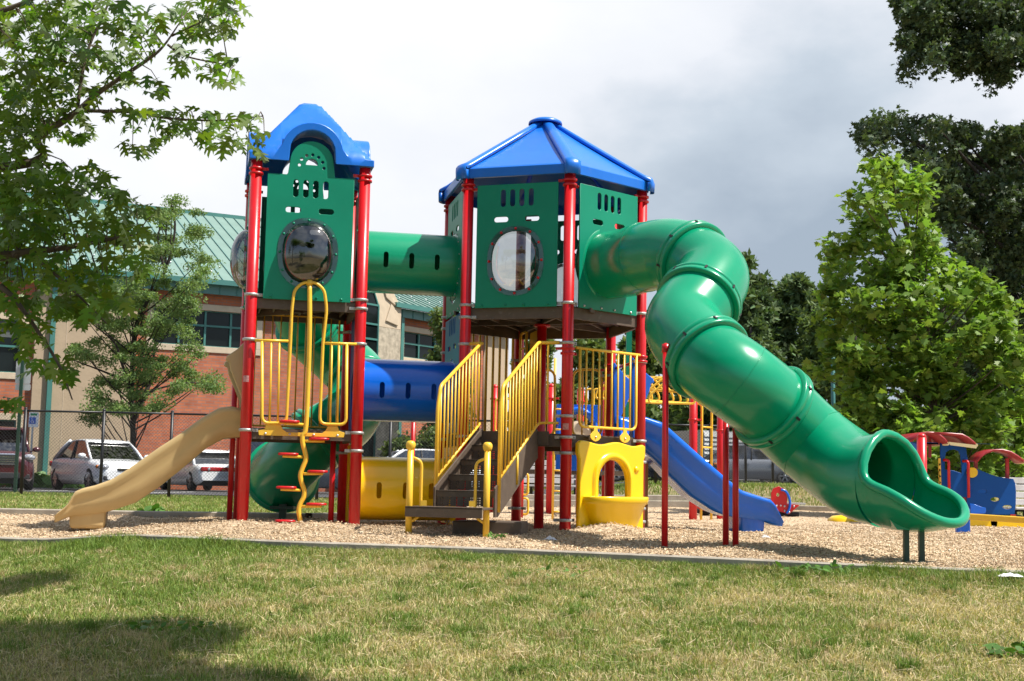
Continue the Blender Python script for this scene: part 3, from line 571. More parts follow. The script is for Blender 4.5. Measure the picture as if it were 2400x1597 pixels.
# tunnels
def tunnel(z, mat, r=.365):
    a = (FR + RR) / 2 + LU * .03; b = (HX[3] + HX[2]) / 2 - LU * .03; a = a + Zv * z; b = b + Zv * (z + (0)); d = (b - a); Ln = d.length; d.normalize(); s_ = Zv.cross(d).normalized(); mb = MB(); P = []
    prof = [(0, r + .045), (.012, r + .045), (.02, r), (.10, r), (Ln * .5, r), (Ln - .10, r), (Ln - .02, r), (Ln - .012, r + .045), (Ln, r + .045), (Ln, r - .012), (0, r - .012)]
    nn = 56
    for t, rr in prof: P.append([a + d * t + (Zv * cos(2 * pi * j / nn) + s_ * sin(2 * pi * j / nn)) * rr for j in range(nn)])
    mb.grid(P, closev=True, closeu=True)
    me = mb.mesh('tunnel'); o1 = bpy.data.objects.new('t1', me); link(o1); cut = MB()
    for f in (.24, .5, .76):
        c = a + d * (Ln * f) - Zv * .02; cut.prism(pill(0, 0, .058, .185, 6), c, d, Zv, 1.2)
    o2 = link(bpy.data.objects.new('t2', cut.mesh('cut'))); md = o1.modifiers.new('x', 'BOOLEAN'); md.operation = 'DIFFERENCE'; md.object = o2; md.solver = 'EXACT'; dg = bpy.context.evaluated_depsgraph_get(); me2 = bpy.data.meshes.new_from_object(o1.evaluated_get(dg)); bpy.data.objects.remove(o1); bpy.data.objects.remove(o2)
    me2.name = 'tunnel'; me2.materials.clear(); bm = bmesh.new(); bm.from_mesh(me2)
    for f in bm.faces: f.smooth = True
    for e_ in bm.edges:
        if len(e_.link_faces) == 2 and e_.calc_face_angle(0) > radians(30): e_.smooth = False
    bm.to_mesh(me2); bm.free()
    o_ = mesh_obj('tunnel', me2, M[mat], ps); q = MB()
    for en in (.008, Ln - .008):
        for j in range(14): g_ = 2 * pi * j / 14; q.ball(a + d * en + (Zv * cos(g_) + s_ * sin(g_)) * (r + .03) - d * (.014 if en > 1 else -.014), .009, 6)
    sep(q, 'bolt', M['steel'], o_); return o_
tunnel(zat(619, -1.26, 15.56), 'green_tube'); tunnel(zat(917, -1.26, 15.56), 'blue'); tunnel(zat(1146, -1.26, 15.56), 'yellow')
# ------------------------------------------------------------------ tube slides
def frames(C):
    k = len(C); T = [(C[min(i + 1, k - 1)] - C[max(i - 1, 0)]).normalized() for i in range(k)]; u = T[0].cross(Zv).normalized(); F = []
    for i in range(k): u = (u - T[i] * u.dot(T[i])).normalized(); F.append((T[i], u, T[i].cross(u)))
    return F
def collar(mb, c, T, u, w, R=.42, hw=.05):
    prof = [(R - .05, -hw), (R - .008, -hw), (R, -hw + .012), (R, -.008), (R - .012, -.003), (R - .012, .003), (R, .008), (R, hw - .012), (R - .008, hw), (R - .05, hw)]
    mb.grid([[c + T * h + (u * cos(2 * pi * j / 48) + w * sin(2 * pi * j / 48)) * r_ for j in range(48)] for r_, h in prof], closev=True)
def tubeslide(pts, coll, name, exitdir, R=.388, chute=True, stop=None, flare=0.0):
    C = cr(pts, 12); F = frames(C); nn = 48; n = len(C); P = []; Z_ = []
    for i, c in enumerate(C):
        T, u, w = F[i]; fl = 1 + flare * sm(n - 14, n - 1, i); P.append([c + (u * cos(2 * pi * j / nn) + w * sin(2 * pi * j / nn)) * (R * fl) for j in range(nn)])
    mb = MB(); mb.grid(P, closev=True); tb = mb.build(name, M['green_tube'], ps)
    for f in coll:
        i = min(n - 1, int(round(f * 12))); q = MB(); collar(q, C[i], *F[i], R=R + .052, hw=.062); cc = q.build('collar', M['green_tube'], tb); q = MB(); T, u, w = F[i]
        for j in range(8): g_ = 2 * pi * j / 8 + .3; nv = u * cos(g_) + w * sin(g_); q.box(C[i] + nv * (R + .0515), (.05, .022, .012), U=T, V=nv.cross(T), Nn=nv)
        sep(q, 'collar_slot', M['dark'], tb)
    return tb, C, F
cE, uE, oE = facef(HX[1], HX[0], .03); z0 = 2.5 + .54
hd = Vector((.58, -.815, 0)).normalized(); MC = Vector((3.37, 11.9, .60))
sp = [cE + Zv * z0 - oE * .05, cE + Zv * z0 + oE * .28, at(1513, 603, 14.55), at(1570, 596, 14.3), at(1623, 611, 14.02), at(1668, 650, 13.68), at(1638, 708, 13.3), at(1603, 765, 13.02), at(1657, 838, 12.55), at(1732, 893, 12.32), at(1812, 955, 12.55), at(1888, 1026, 12.72), at(1955, 1080, 12.5), MC - hd * .30 + Zv * .035, MC]
tb, C, F = tubeslide(sp, (0, 4, 6, 8, 10), 'tube_slide', None, flare=.082)
n_c = len(C)
for f_ in (9.0, 9.98 + 1.3, 2.0):
    i_ = int(f_ * 12); q = MB(); T, u, w = F[i_]; q.tube([C[i_] + (u * cos(2 * pi * j / 48) + w * sin(2 * pi * j / 48)) * (.389 if i_ < n_c - 16 else .396) for j in range(48)], .004, 5, closed=True); q.build('mould_seam', M['green_tube'], tb)
# the first ring is the flange on the wall: add its bolts
q = MB()
for j in range(14): g_ = 2 * pi * j / 14; q.ball(cE + Zv * z0 + oE * -.018 + (uE * cos(g_) + Zv * sin(g_)) * .405, .012, 8)
sep(q, 'bolt', M['steel'], tb)
# exit chute
def chute(c, hd, R, Ln, mat, parent):
    sd = Vector((hd.y, -hd.x, 0)); m_ = 28; P = []; rimL, rimR = [], []; S1 = .13
    ss = [S1 * t for t in (0, .12, .25, .4, .55, .7, .85)] + list(np.linspace(S1, .45, 10)) + [1 - (1 - t) ** 1.6 * .55 for t in np.linspace(.06, 1, 22)]
    for s_ in ss:
        e_ = max(0, (s_ - .45) / .55); wd = R * sqrt(max(0.0, 1 - e_ ** 2.5)); fl = c.z - R * (1 + .06 * sin(pi * min(1, s_ / .9)) - .07 * e_ ** 2)
        if s_ < S1: ang = pi * (.992 - .482 * float(sm(0, 1.0, s_ / S1)) ** 1.0); Rz = R
        else: ang = pi * .51 - .01 * pi * min(1, (s_ - S1) / .2); zr_ = c.z + float(np.interp(s_, (.13, .22, .32, .5, .7, .85, 1), (.015, -.035, -.06, -.10, -.17, -.26, -.355))); Rz = (zr_ - fl) / (1 - cos(ang))
        row = []
        for j in range(m_ + 1): a = -ang + 2 * ang * j / m_; p = c + hd * (s_ * Ln) + sd * (sin(a) * wd); p.z = fl + Rz * (1 - cos(a)); row.append(p)
        P.append(row); rimL.append(row[0]); rimR.append(row[-1])
    mb = MB(); mb.grid(P); ch = mb.build('exit_chute', mat, parent); ch.modifiers.new('s', 'SOLIDIFY').thickness = .012
    path = rimL + rimR[::-1][1:]; q_ = []
    for p in path:
        if not q_ or (p - q_[-1]).length > .035: q_.append(p)
    q_ = [(q_[i - 1] + q_[i] * 2 + q_[(i + 1) % len(q_)]) / 4 for i in range(len(q_))]
    q = MB(); q.tube(q_, .043, 14, closed=True); q.build('chute_rim', mat, parent); return ch, P
ch, P = chute(MC, hd, .42, .70, M['green_tube'], tb)
for px_ in (2124, 2160):
    b = at(px_, 1304, 11.6); q2 = MB(); q2.box((b.x, b.y, .02), (.045, .045, .40)); q2.build('support_leg', M['dgreen'], tb)
bb = at(2130, 1232, 11.6); q = MB(); q.add([bb + Vector(v_) for v_ in ((-.20, -.1, .06), (.22, -.1, .06), (.22, .1, .06), (-.20, .1, .06), (-.13, -.1, -.035), (.15, -.1, -.035), (.15, .1, -.035), (-.13, .1, -.035))], [(0, 1, 2, 3), (4, 7, 6, 5), (0, 4, 5, 1), (2, 6, 7, 3), (0, 3, 7, 4), (1, 5, 6, 2)]); q.build('mounting_plate', M['green_tube'], tb)
def thinpost(px_, py_, Y, ztop, elbow=None):
    b = at(px_, py_, Y); mb = MB(); pts = [(b.x, b.y, b.z - .1), (b.x, b.y, ztop)]; mb.tube(pts, .03, 14); mb.ball((b.x, b.y, ztop), .033, 12)
    if elbow is not None: mb.lathe([(.038, -.06), (.038, .02)], (b.x, b.y, ztop)); mb.tube(fillet([(b.x, b.y, ztop - .03), Vector((b.x, b.y, ztop - .03)).lerp(elbow, .6), elbow], .04), .02, 10)
    return mb.build('slide_support', M['red'], tb)
thinpost(1557.5, 1281, 12.45, zat(812, *at(1557.5, 1281, 12.45).xy), at(1590, 797, 12.5)); thinpost(1701, 1266, 13.0, 1.3); thinpost(1724, 1271, 12.85, 1.15)
# spiral slide behind the square tower
cT, uT, oT = facef(RR, RL, .03)
sp2 = [cT + Zv * 3.04 - oT * .05, cT + Zv * 3.0 + oT * .3, at(700, 660, 16.75), at(722, 765, 17.4), at(795, 840, 17.95), at(846, 900, 17.6), at(815, 980, 16.95), at(742, 1030, 16.55), at(683, 1085, 16.75), at(662, 1115, 17.3)]
tb2, C2, F2 = tubeslide(sp2, (0, 3, 5, 7), 'tube_slide', None, flare=.16)
q = MB(); q.grid([[p for p in [C2[-1] + (F2[-1][1] * cos(2 * pi * j / 40) + F2[-1][2] * sin(2 * pi * j / 40)) * r_ + F2[-1][0] * h_ for j in range(40)]] for r_, h_ in ((.44, -.03), (.49, -.03), (.49, .03), (.44, .03))], closev=True); q.build('end_ring', M['green_tube'], tb2)
b = at(662, 1218, 17.0); q = MB(); q.box((b.x, b.y, b.z + .1), (.09, .05, .4)); q.box((b.x, b.y, b.z + .15), (.3, .2, .04)); q.build('support_leg', M['dgreen'], tb2)
thin2 = MB()
for px_, py_, Y, zt_, r_ in ((775, 1226, 15.2, 1.0, .032), (537, 1226, 15.5, 1.9, .032)):
    b = at(px_, py_, Y); q = MB(); q.tube([(b.x, b.y, b.z - .1), (b.x, b.y, zt_)], r_, 14); q.build('thin_post', M['red'], ps)
b = at(963, 1200, 18.0); q = MB(); q.tube([(b.x, b.y, -.1), (b.x, b.y, 1.5)], .032, 14); q.build('thin_post', M['red'], ps)
# ------------------------------------------------------------------ open slides
def openslide(start, hd, top, bot, W_, mat, pedestal, name):
    hd = Vector(hd).normalized(); sd = Vector((-hd.y, hd.x, 0)); n = 60; umax = top[-1][0]; P = []; mb = MB()
    for i in range(n + 1):
        u = umax * i / n; zt_ = np.interp(u, [a for a, b in top], [b for a, b in top]); zb = np.interp(u, [a for a, b in bot], [b for a, b in bot]); e_ = max(0, (u - (umax - .16)) / .16); w = W_ / 2 * (1 + .06 * e_)
        H_ = max(.05, zt_ - zb); c = start + hd * u
        prof = [(-w, zb), (-w - .012, zb + H_ * .45), (-w - .022, zb + H_ * .70), (-w - .045, zb + H_ * .80), (-w - .050, zb + H_ * .92), (-w - .03, zt_), (-w + .01, zt_ + .002), (-w + .045, zb + H_ * .85), (-w + .055, zb + H_ * .5), (-w + .10, zb + H_ * .22 + .012), (-w * .4, zb + .03)]
        prof = prof + [(-a, b) for a, b in prof[::-1]]
        P.append([c + sd * a + Zv * (b - c.z) for a, b in prof])
    mb.grid(P, closev=True); k = len(P[0]); mb.f.append(tuple(range(k))[::-1]); mb.s.append(False); mb.f.append(tuple(len(mb.v) - k + j for j in range(k))); mb.s.append(False)
    o_ = mb.build(name, mat, ps, bevel=.0)
    u0, u1, zt_, zb = pedestal; q = MB(); cc = start + hd * ((u0 + u1) / 2); L0 = u1 - u0
    prof = [(1.0, zt_), (.98, zb + .05), (.94, zb + .015), (.85, zb)]
    q.grid([[cc + hd * (L0 / 2 * s_ * ax_) + sd * (W_ / 2 * .9 * s_ * ay_) + Zv * (z_ - cc.z) for ax_, ay_ in ((-1, -.8), (-.9, -1), (.9, -1), (1, -.8), (1, .8), (.9, 1), (-.9, 1), (-1, .8))] for s_, z_ in prof], closev=True); q.f.append(tuple(len(q.v) - 8 + j for j in range(8))); q.s.append(False)
    q.build('pedestal', mat, o_); q = MB(); q.tube([cc + Zv * (zb + .02 - cc.z), cc + Zv * (-.2 - cc.z)], .045, 14); q.build('pedestal_post', mat if 'tan' in mat.name else M['red'], o_); return o_
def topx(L_, start, hd, sidesgn, W_):          # convert picture rows/columns of an edge into run and height along the slide's own side plane
    hd = Vector(hd).normalized(); sd = Vector((-hd.y, hd.x, 0)); s0 = start + sd * (sidesgn * W_ / 2); o_ = []
    for px_, py_ in L_:
        d = _F + _R * ((px_ - 1200) / FPX) + _U * ((798.5 - py_) / FPX); nrm = Vector((-hd.y, hd.x, 0)); t = s0.dot(nrm) / d.dot(nrm); p = Vector((0, 0, CZ)) + d * t; o_.append(((p - s0).dot(hd), p.z))
    return o_
def mono(L_):
    o_ = []; last = -9
    for a, b in L_:
        if a > last + .005: o_.append((a, b)); last = a
    return o_
hdT = -LU; stT = (FL + RL) / 2 + hdT * .0; WT = .58
tt_ = [(577, 962), (563, 958), (542, 952.6), (513, 956.6), (474, 979), (421, 1018), (368, 1052.6), (316, 1089.5), (263, 1123.7), (223.7, 1138), (194.7, 1144.7), (176, 1152.6), (168, 1165.8), (158, 1184), (129, 1207)]
bb_ = [(577, 1024), (562, 1023.7), (526, 1026), (487, 1047), (421, 1102.6), (368, 1144.7), (316, 1179), (258, 1198.7), (200, 1207), (168, 1209), (150, 1216), (129, 1225)]
T1 = mono(topx(tt_, stT, hdT, 1, WT)); B1 = mono(topx(bb_, stT, hdT, 1, WT)); T1[0] = (0.0, T1[0][1]) if T1[0][0] > 0 else T1[0]
tsl = openslide(stT, hdT, T1, B1, WT, M['tan'], (T1[-1][0] - .52, T1[-1][0] - .14, .14, -.065), 'slide')
stB = (HX[0] + HX[5]) / 2; uB = (HX[5] - HX[0]).normalized(); hdB = Vector((uB.y, -uB.x, 0)); WB = .56
tb_ = [(1490, 972), (1514.5, 979), (1550.4, 990.6), (1566, 1003.6), (1632, 1062.4), (1695, 1117), (1735.5, 1150), (1784, 1165.7), (1804.4, 1171.5), (1816, 1185.8), (1832, 1223)]
bb_ = [(1490, 1035), (1514.5, 1051), (1546, 1077), (1580.5, 1114), (1632, 1163), (1690, 1200), (1718, 1210), (1804, 1223), (1832, 1234)]
T2 = mono(topx(tb_, stB, hdB, -1, WB)); B2 = mono(topx(bb_, stB, hdB, -1, WB))
bsl = openslide(stB, hdB, T2, B2, WB, M['blue'], (T2[-1][0] - .50, T2[-1][0] - .2, .17, -.03), 'slide')
# hoods at the slide entries
def hood(start, hd, W_, mat, z_, parent, s_=1.0):
    hd = Vector(hd).normalized(); sd = Vector((-hd.y, hd.x, 0)); poly = [(-.02, z_ + .02), (.02, z_ + .0), (.06, z_ + .30), (.19, z_ + .60), (.205, z_ + .68), (.25 * s_, z_ + .70), (.235, z_ + .745), (.12, z_ + .83), (-.03, z_ + 1.0), (-.05, z_ + .95)]
    for g_ in (-1, 1):
        q = MB(); q.prism(poly, start + sd * (g_ * (W_ / 2 + .09)), hd, Zv, .05); q.build('slide_hood', mat, parent, bevel=.012)
hood(stT, hdT, WT, M['tan'], 1.12, tsl); hood(stB, hdB, WB, M['blue'], 1.05, bsl)
q = MB(); q.tube([HX[0] + Zv * 1.98, HX[5] + Zv * 1.98], .018, 10); q.build('cross_bar', M['red'], ps)
# ------------------------------------------------------------------ yellow railings
def frame_rail(o_, U, u0, u1, z0_, z1_, n, name, r=.0165, rb=.0115, rad=.09, parent=None, mat='yrail', opentop=False):
    p = lambda u, z_: o_ + U * u + Zv * z_; mb = MB()
    if opentop: mb.tube(fillet([p(u0, z1_), p(u0, z0_), p(u1, z0_), p(u1, z1_)], rad), r, 10); mb.tube([p(u0 - .06, z1_), p(u1 + .06, z1_)], r, 10)
    else: mb.tube(fillet([p(u0, z1_), p(u0, z0_), p(u1, z0_), p(u1, z1_)], rad, closed=True), r, 10, closed=True)
    fr = mb.build(name, M[mat], parent or ps)
    for i in range(n): u = u0 + (u1 - u0) * (i + 1) / (n + 1); q = MB(); q.tube([p(u, z0_), p(u, z1_)], rb, 8); q.build('baluster', M[mat], fr)
    return fr
c, U, O_ = facef(HX[1], HX[0], .06); r1 = frame_rail(c, U, -.47, .47, 1.16, 2.04, 8, 'railing', opentop=True)
for u in (-.22, .27):
    q = MB(); poly = [(.03, .02), (.03, -.03), (.055, -.05), (.085, -.075), (.085, -.105), (.05, -.135), (0, -.15), (-.05, -.135), (-.085, -.105), (-.085, -.075), (-.055, -.05), (-.03, -.03), (-.03, .02)]; q.prism(poly, c + U * u + Zv * 1.15 + O_ * .012, U, Zv, .012); b_ = q.build('deck_bracket', M['yrail'], r1, bevel=.003); q = MB(); q.lathe([(.014, 0), (.012, .008), (.001, .01)], c + U * u + Zv * 1.05 + O_ * .02, O_, 10); sep(q, 'bolt', M['steel'], r1)
c, U, O_ = facef(HX[4], HX[3], 0); frame_rail(c, U, -.50, .52, 1.1, 2.46, 8, 'railing', rad=.02, r=.018, rb=.0165)
c, U, O_ = facef(RR, RL, -.03); frame_rail(c, U, -.5, .5, 1.14, 2.47, 9, 'railing', rad=.02, r=.013, rb=.010)
c, U, O_ = facef(HX[5], HX[4], .0)
for u0, u1 in ((-.50, -.12), (.12, .50)): frame_rail(c, U, u0, u1, 1.12, 1.98, 2, 'railing', rad=.12)
# ladder wall between the rear post and the centre post
U = (HC - HX[4]).normalized(); o_ = HX[4] + U * .08; lad = frame_rail(o_, U, 0, .34, 1.08, 2.44, 0, 'rung_ladder', rad=.01, r=.018)
for i in range(4): q = MB(); q.tube([o_ + U * 0 + Zv * (1.25 + i * .33), o_ + U * .34 + Zv * (1.25 + i * .33)], .012, 8); q.build('rung', M['yrail'], lad)
q = MB(); q.prism([(0, 0), (.62, 0), (.62, 1.34), (.59, 1.36), (.03, 1.36), (0, 1.34)], o_ + U * .36 + Zv * 1.08 + Vector((.05, .25, 0)), U, Zv, .02)
for i in range(13): q.box(o_ + U * (.42 + i * .043) + Zv * 1.72 + Vector((.05, .25, 0)) + Vector((-U.y, U.x, 0)) * -.014, (.018, .012, 1.15), U=U, V=Vector((-U.y, U.x, 0)), Nn=Zv)
q.build('ribbed_panel', M['yrail'], ps)
# stairs
c, U, O_ = facef(HX[2], HX[1], 0); c = c - U * .03; st = MB(); HW = .31
def sp_(u, t, z_): return c + U * u + O_ * t + Zv * z_
stair = None; RUN, RI, ZT0 = .36, .165, 1.093
for i in range(5):
    z_ = ZT0 - RI * (i + 1); t0, t1 = .1 + RUN * i, .1 + RUN * (i + 1); l = -HW if i < 4 else -.50
    q = MB(); q.box(sp_((l + HW) / 2, (t0 + t1) / 2, z_ - .012), (HW - l, t1 - t0 - .002, .024), U=U, V=O_, Nn=Zv); q.box(sp_((l + HW) / 2, t1 - .012, z_ - .035 - (.017 if i == 4 else 0)), (HW - l, .022, .07 + (.034 if i == 4 else 0)), U=U, V=O_, Nn=Zv)
    tr = q.build('tread', M['brown'], ps if stair is None else stair, bevel=.004)
    q = MB(); q.box(sp_(0, t0 - .004, z_ + RI / 2 - .01), (HW * 2 - .03, .004, RI - .03), U=U, V=O_, Nn=Zv); q.build('riser', M['perf'], ps if stair is None else stair)
q = MB(); q.box(sp_(0, .085, 1.02), (HW * 2 + .3, .03, .15), U=U, V=O_, Nn=Zv); q.build('deck_edge', M['brown'], ps)
sl_ = RI / RUN
for g_ in (-1, 1):
    poly = [(.06, 1.10), (.06, .80), (1.46, .17), (1.56, .17), (1.56, 1.12 - 1.44 * sl_), (.12, 1.12)]; q = MB(); Vv = Zv; q.prism(poly, c + U * (g_ * (HW + .012)), O_, Zv, .02); q.build('stringer', M['brown'], ps, bevel=.004)
for g_ in (-1, 1):
    u_ = g_ * (HW + .03); pst = HX[1] if g_ > 0 else HX[2]; top0 = pst + Zv * 2.09 + O_ * .05; ztl_ = lambda t: 2.09 - max(0, t - .12) * sl_; zbl = lambda t: 1.17 - max(0, t - .12) * sl_
    pts = [top0 - U * (g_ * .08), sp_(u_, .06, 2.09), sp_(u_, .14, 2.08), sp_(u_, 1.40, ztl_(1.40)), sp_(u_, 1.47, ztl_(1.47) - .2), sp_(u_, 1.47, .22)]
    q = MB(); q.tube(fillet(pts, .06), .0195, 12); hr = q.build('handrail', M['yrail'], ps)
    q = MB(); pts = [sp_(u_, 1.47, zbl(1.47)), sp_(u_, .14, zbl(.14))] + ([sp_(u_, .04, 1.19), pst + Zv * 1.19 + O_ * .05 - U * .08] if g_ > 0 else [sp_(u_, .10, 1.19)]); q.tube(fillet(pts, .08), .015, 10); q.build('bottom_rail', M['yrail'], hr)
    for i in range(12): t = .17 + (1.47 - .17) * i / 12 + .02; q = MB(); q.tube([sp_(u_, t, zbl(t)), sp_(u_, t, ztl_(min(t, 1.40)) - (.0 if t < 1.4 else .05))], .0105, 8); q.build('baluster', M['yrail'], hr)
    if g_ > 0:
        for k_ in (0, 1): q = MB(); t = .02 - .10 * k_; q.tube([sp_(u_ + .0 + k_ * .09, .05, 1.19), sp_(u_ + k_ * .09, .05, 2.09)], .012, 8); q.build('baluster', M['yrail'], hr)
        q = MB(); q.tube([sp_(u_, .86, zbl(.86)), sp_(u_, .86, .50)], .014, 8); q.build('brace', M['yrail'], hr)
for px_, sg in ((957, 1), (1138.6, -1)):
    b = at(px_, 1256, 13.35); q = MB(); b.z = -.15; q.tube([b, (b.x, b.y, .86)], .033, 16); q.lathe([(.034, .83), (.045, .85), (.050, .875), (.046, .90), (.03, .918), (.001, .922)], (b.x, b.y, 0), n=18); gp = q.build('grab_post', M['yrail'], ps); q = MB(); s2 = .115 * sg
    q.tube(fillet([(b.x, b.y, .76), (b.x + s2, b.y + .01, .72), (b.x + s2, b.y + .01, .17), (b.x, b.y, .10)], .07), .0155, 10); q.box((b.x + s2 + .03 * sg, b.y, .30), (.06, .012, .055)); q.build('grab_handle', M['yrail'], gp)
# yellow storefront panel with counter under the low deck
c, U, O_ = facef(HX[1], HX[0], .11); z0 = .0
outer = [(-.53, -.1), (.53, -.1), (.53, .80), (.555, .86), (.555, .97)] + [(.555 - 1.11 * t, .985 + .018 * cos(t * 2 * pi * 2.0 + .9)) for t in np.linspace(.04, .96, 22)] + [(-.555, .97), (-.555, .86), (-.53, .80)]
ar = lambda w, h, zb, n_=20: [(-w, zb), (w, zb)] + [(w * cos(pi * i / n_), zb + (h) * (.42 + .58 * sin(pi * i / n_)) if 0 < i < n_ else zb + h * .42) for i in range(n_ + 1)]
pp = panel('store_panel', outer, [ar(.26, .44, .36)], c, U, Zv, .06, M['yellow'], ps, bevel=.014)
A1, A2 = ar(.265, .45, .36), ar(.335, .53, .36); A1, A2 = A1[1:], A2[1:]; k = len(A1)
q = MB(); q.grid([[c + U * x_ + Zv * y_ + O_ * .02 for x_, y_ in A1 + [(-.265, .36)]], [c + U * x_ + Zv * y_ + O_ * .062 for x_, y_ in A1 + [(-.265, .36)]], [c + U * x_ * .94 + Zv * (y_ * .97 + .01) + O_ * .055 for x_, y_ in A2 + [(-.335, .36)]], [c + U * x_ + Zv * y_ + O_ * .02 for x_, y_ in A2 + [(-.335, .36)]]]); q.build('arch_moulding', M['yellow'], pp)
q = MB(); P = []
for rr, z_, dp in ((0.0, .352, 0), (.86, .352, .86), (.90, .382, .92), (1.0, .39, 1.0), (1.02, .375, 1.02), (1.0, .31, 1.0), (.93, .30, .93), (.70, .02, .60), (.62, -.12, .5)):
    P.append([c + U * (.47 * rr * cos(pi * j / 24) + (0)) + O_ * (.02 + .30 * dp * sin(pi * j / 24) ** .7) + Zv * z_ for j in range(25)])
q.grid(P); q.build('counter', M['yellow'], pp)
q = MB(); q.lathe([(.038, 0), (.036, .012), (.001, .016)], c + U * .40 + Zv * .70 + O_ * .03, O_, 16); q.build('button', M['yellow'], pp)
# climber with foot pads at the front of the square tower
c, U, O_ = facef(FL, FR, .10); pw = lambda px_, py_: (lambda d: (lambda t: Vector((0, 0, CZ)) + d * t)((c.dot(O_)) / d.dot(O_)))(_F + _R * ((px_ - 1200) / FPX) + _U * ((798.5 - py_) / FPX))
def loc(px_, py_): p = pw(px_, py_); return ((p - c).dot(U), p.z)
arch_pts = [loc(*p) for p in ((614, 800), (614, 992), (671, 992), (681, 800), (684, 725), (690, 680), (708, 664), (725.5, 661), (742, 664), (760, 680), (766, 725), (757, 805), (749, 994), (811, 996), (813, 806))]
q = MB(); q.tube(fillet([c + U * a + Zv * b for a, b in arch_pts], .075, 4), .0175, 12); cl = q.build('climber_frame', M['yrail'], ps)
for a, b, c0, d0 in ((597, 798, 676, 800), (762, 805, 836, 807)):
    u0, z_ = loc(a, b); u1, z1_ = loc(c0, d0); q = MB(); q.tube([c + U * u0 + Zv * z_, c + U * u1 + Zv * z1_], .0165, 10); q.build('cross_rail', M['yrail'], cl)
for px_ in (634, 653, 776, 793): (u0, zt1), (u1, zb1) = loc(px_ + 2, 802), loc(px_ - 2, 992); q = MB(); q.tube([c + U * u0 + Zv * zt1, c + U * u1 + Zv * zb1], .0115, 8); q.build('baluster', M['yrail'], cl)
ul, zl = loc(607, 1016); ur, _ = loc(806, 1018); q = MB(); poly = [(ul, zl - .02), (ur, zl - .02), (ur + .01, zl + .03), (ur - .05, zl + .05), (ur - .07, zl + .10), (ur - .18, zl + .10), (ur - .20, zl + .055), (ur - .24, zl + .02), (ul + .30, zl + .02), (ul + .25, zl + .055), (ul + .23, zl + .10), (ul + .07, zl + .10), (ul + .06, zl + .05), (ul - .01, zl + .03)]
q.prism(poly, c - O_ * .01, U, Zv, .012); br = q.build('deck_bracket', M['yrail'], cl, bevel=.003)
for u in np.linspace(ul + .07, ur - .07, 4): q = MB(); q.lathe([(.014, 0), (.012, .008), (.001, .01)], c + U * u + Zv * (zl) , O_, 10); sep(q, 'bolt', M['steel'], cl)
wav = [(725.5, 663), (725, 760), (722, 880), (716, 1000), (708, 1022), (708.5, 1040), (714, 1062), (715.5, 1078), (708, 1097), (703, 1114), (706, 1132), (712, 1150), (710.5, 1165), (702, 1182), (699, 1198), (701, 1212), (704, 1232)]
P = []
for i, (a, b) in enumerate(wav): u, z_ = loc(a, b); P.append(c + U * u + Zv * z_ + O_ * (.0 if i == 0 else .05 if i < 3 else .07))
q = MB(); q.tube(cr(P, 5), .026, 14); pole = q.build('climbing_pole', M['yrail'], ps); q = MB(); q.lathe([(.034, -.03), (.034, .03)], P[0], Zv); q.build('pole_collar', M['yrail'], pole)
for px_, py_, sg in ((677, 989, -1), (746.5, 1029.7, 1), (674.5, 1065, -1), (743, 1105.5, 1), (670, 1142.6, -1), (740, 1181.6, 1), (667, 1221, -1)):
    u, z_ = loc(px_, py_); ctr = c + U * u + Zv * z_ + O_ * .07; q = MB(); P = []
    for s_, dz in ((.0, .014), (.8, .014), (.97, .010), (1.0, 0), (.97, -.010), (.8, -.014), (0, -.014)): P.append([ctr + U * x_ + O_ * y_ + Zv * dz for x_, y_ in sell(0, 0, .112 * s_, .085 * s_, 3, 24)])
    q.grid(P, closev=True); q.build('foot_pad', M['red'], pole); q = MB(); q.tube([ctr - Zv * .022 + U * (sg * .06), ctr - Zv * .028 - U * (sg * .155)], .016, 8); q.build('pad_arm', M['yrail'], pole)
# ------------------------------------------------------------------ leaves, crowns
M['bark'] = pm('tree_bark', (.10, .08, .06), .9, .3, 12, bump=.6, bscale=40, spec=.2)
M['bark_dark'] = pm('dark_tree_bark', (.045, .038, .032), .9, .3, 12, bump=.6, bscale=40, spec=.2)
M['oakleaf'] = leafmat('oak_leaf', (.10, .185, .02), .5, .3, 2, .42, .4); M['sycleaf'] = leafmat('sycamore_leaf', (.175, .29, .05), .4, .2, 1.2, .45, .4)
M['locleaf'] = leafmat('locust_leaf', (.17, .26, .09), .35, .2, 1.2, .6, .25); M['darkleaf'] = leafmat('dark_oak_leaf', (.07, .11, .048), .22, .25, .8, .5, .35)
M['pineleaf'] = leafmat('pine_needles', (.10, .155, .065), .2, .25, .5, .7, .2); M['midleaf'] = leafmat('woodland_leaf', (.12, .18, .055), .3, .25, .4, .6, .25)
def lobed(half):
    pts = [(x_, y_) for x_, y_ in half] + [(-x_, y_) for x_, y_ in half[::-1][1:-1]]
    return [(x_, y_, -abs(x_) * .28 - .12 * y_ * y_) for x_, y_ in pts]
OAK = lobed([(0, 0), (.02, .16), (.20, .20), (.33, .36), (.09, .38), (.10, .46), (.30, .52), (.44, .74), (.26, .70), (.09, .68), (.09, .78), (.26, .98), (.10, .92), (0, 1.12)])
SYC = lobed([(0, 0), (.12, .02), (.40, -.06), (.34, .14), (.62, .30), (.36, .42), (.40, .62), (.20, .60), (0, 1.0)])
SIMP = [(0, 0, 0), (.26, .42, -.04), (0, 1, -.12), (-.26, .42, -.04)]
STAR = [(0, 0, 0), (.5, .1, -.1), (.3, .4, 0), (.45, .85, -.1), (.1, .65, 0), (-.15, 1.0, -.12), (-.22, .5, 0), (-.6, .45, -.12), (-.25, .15, 0)]
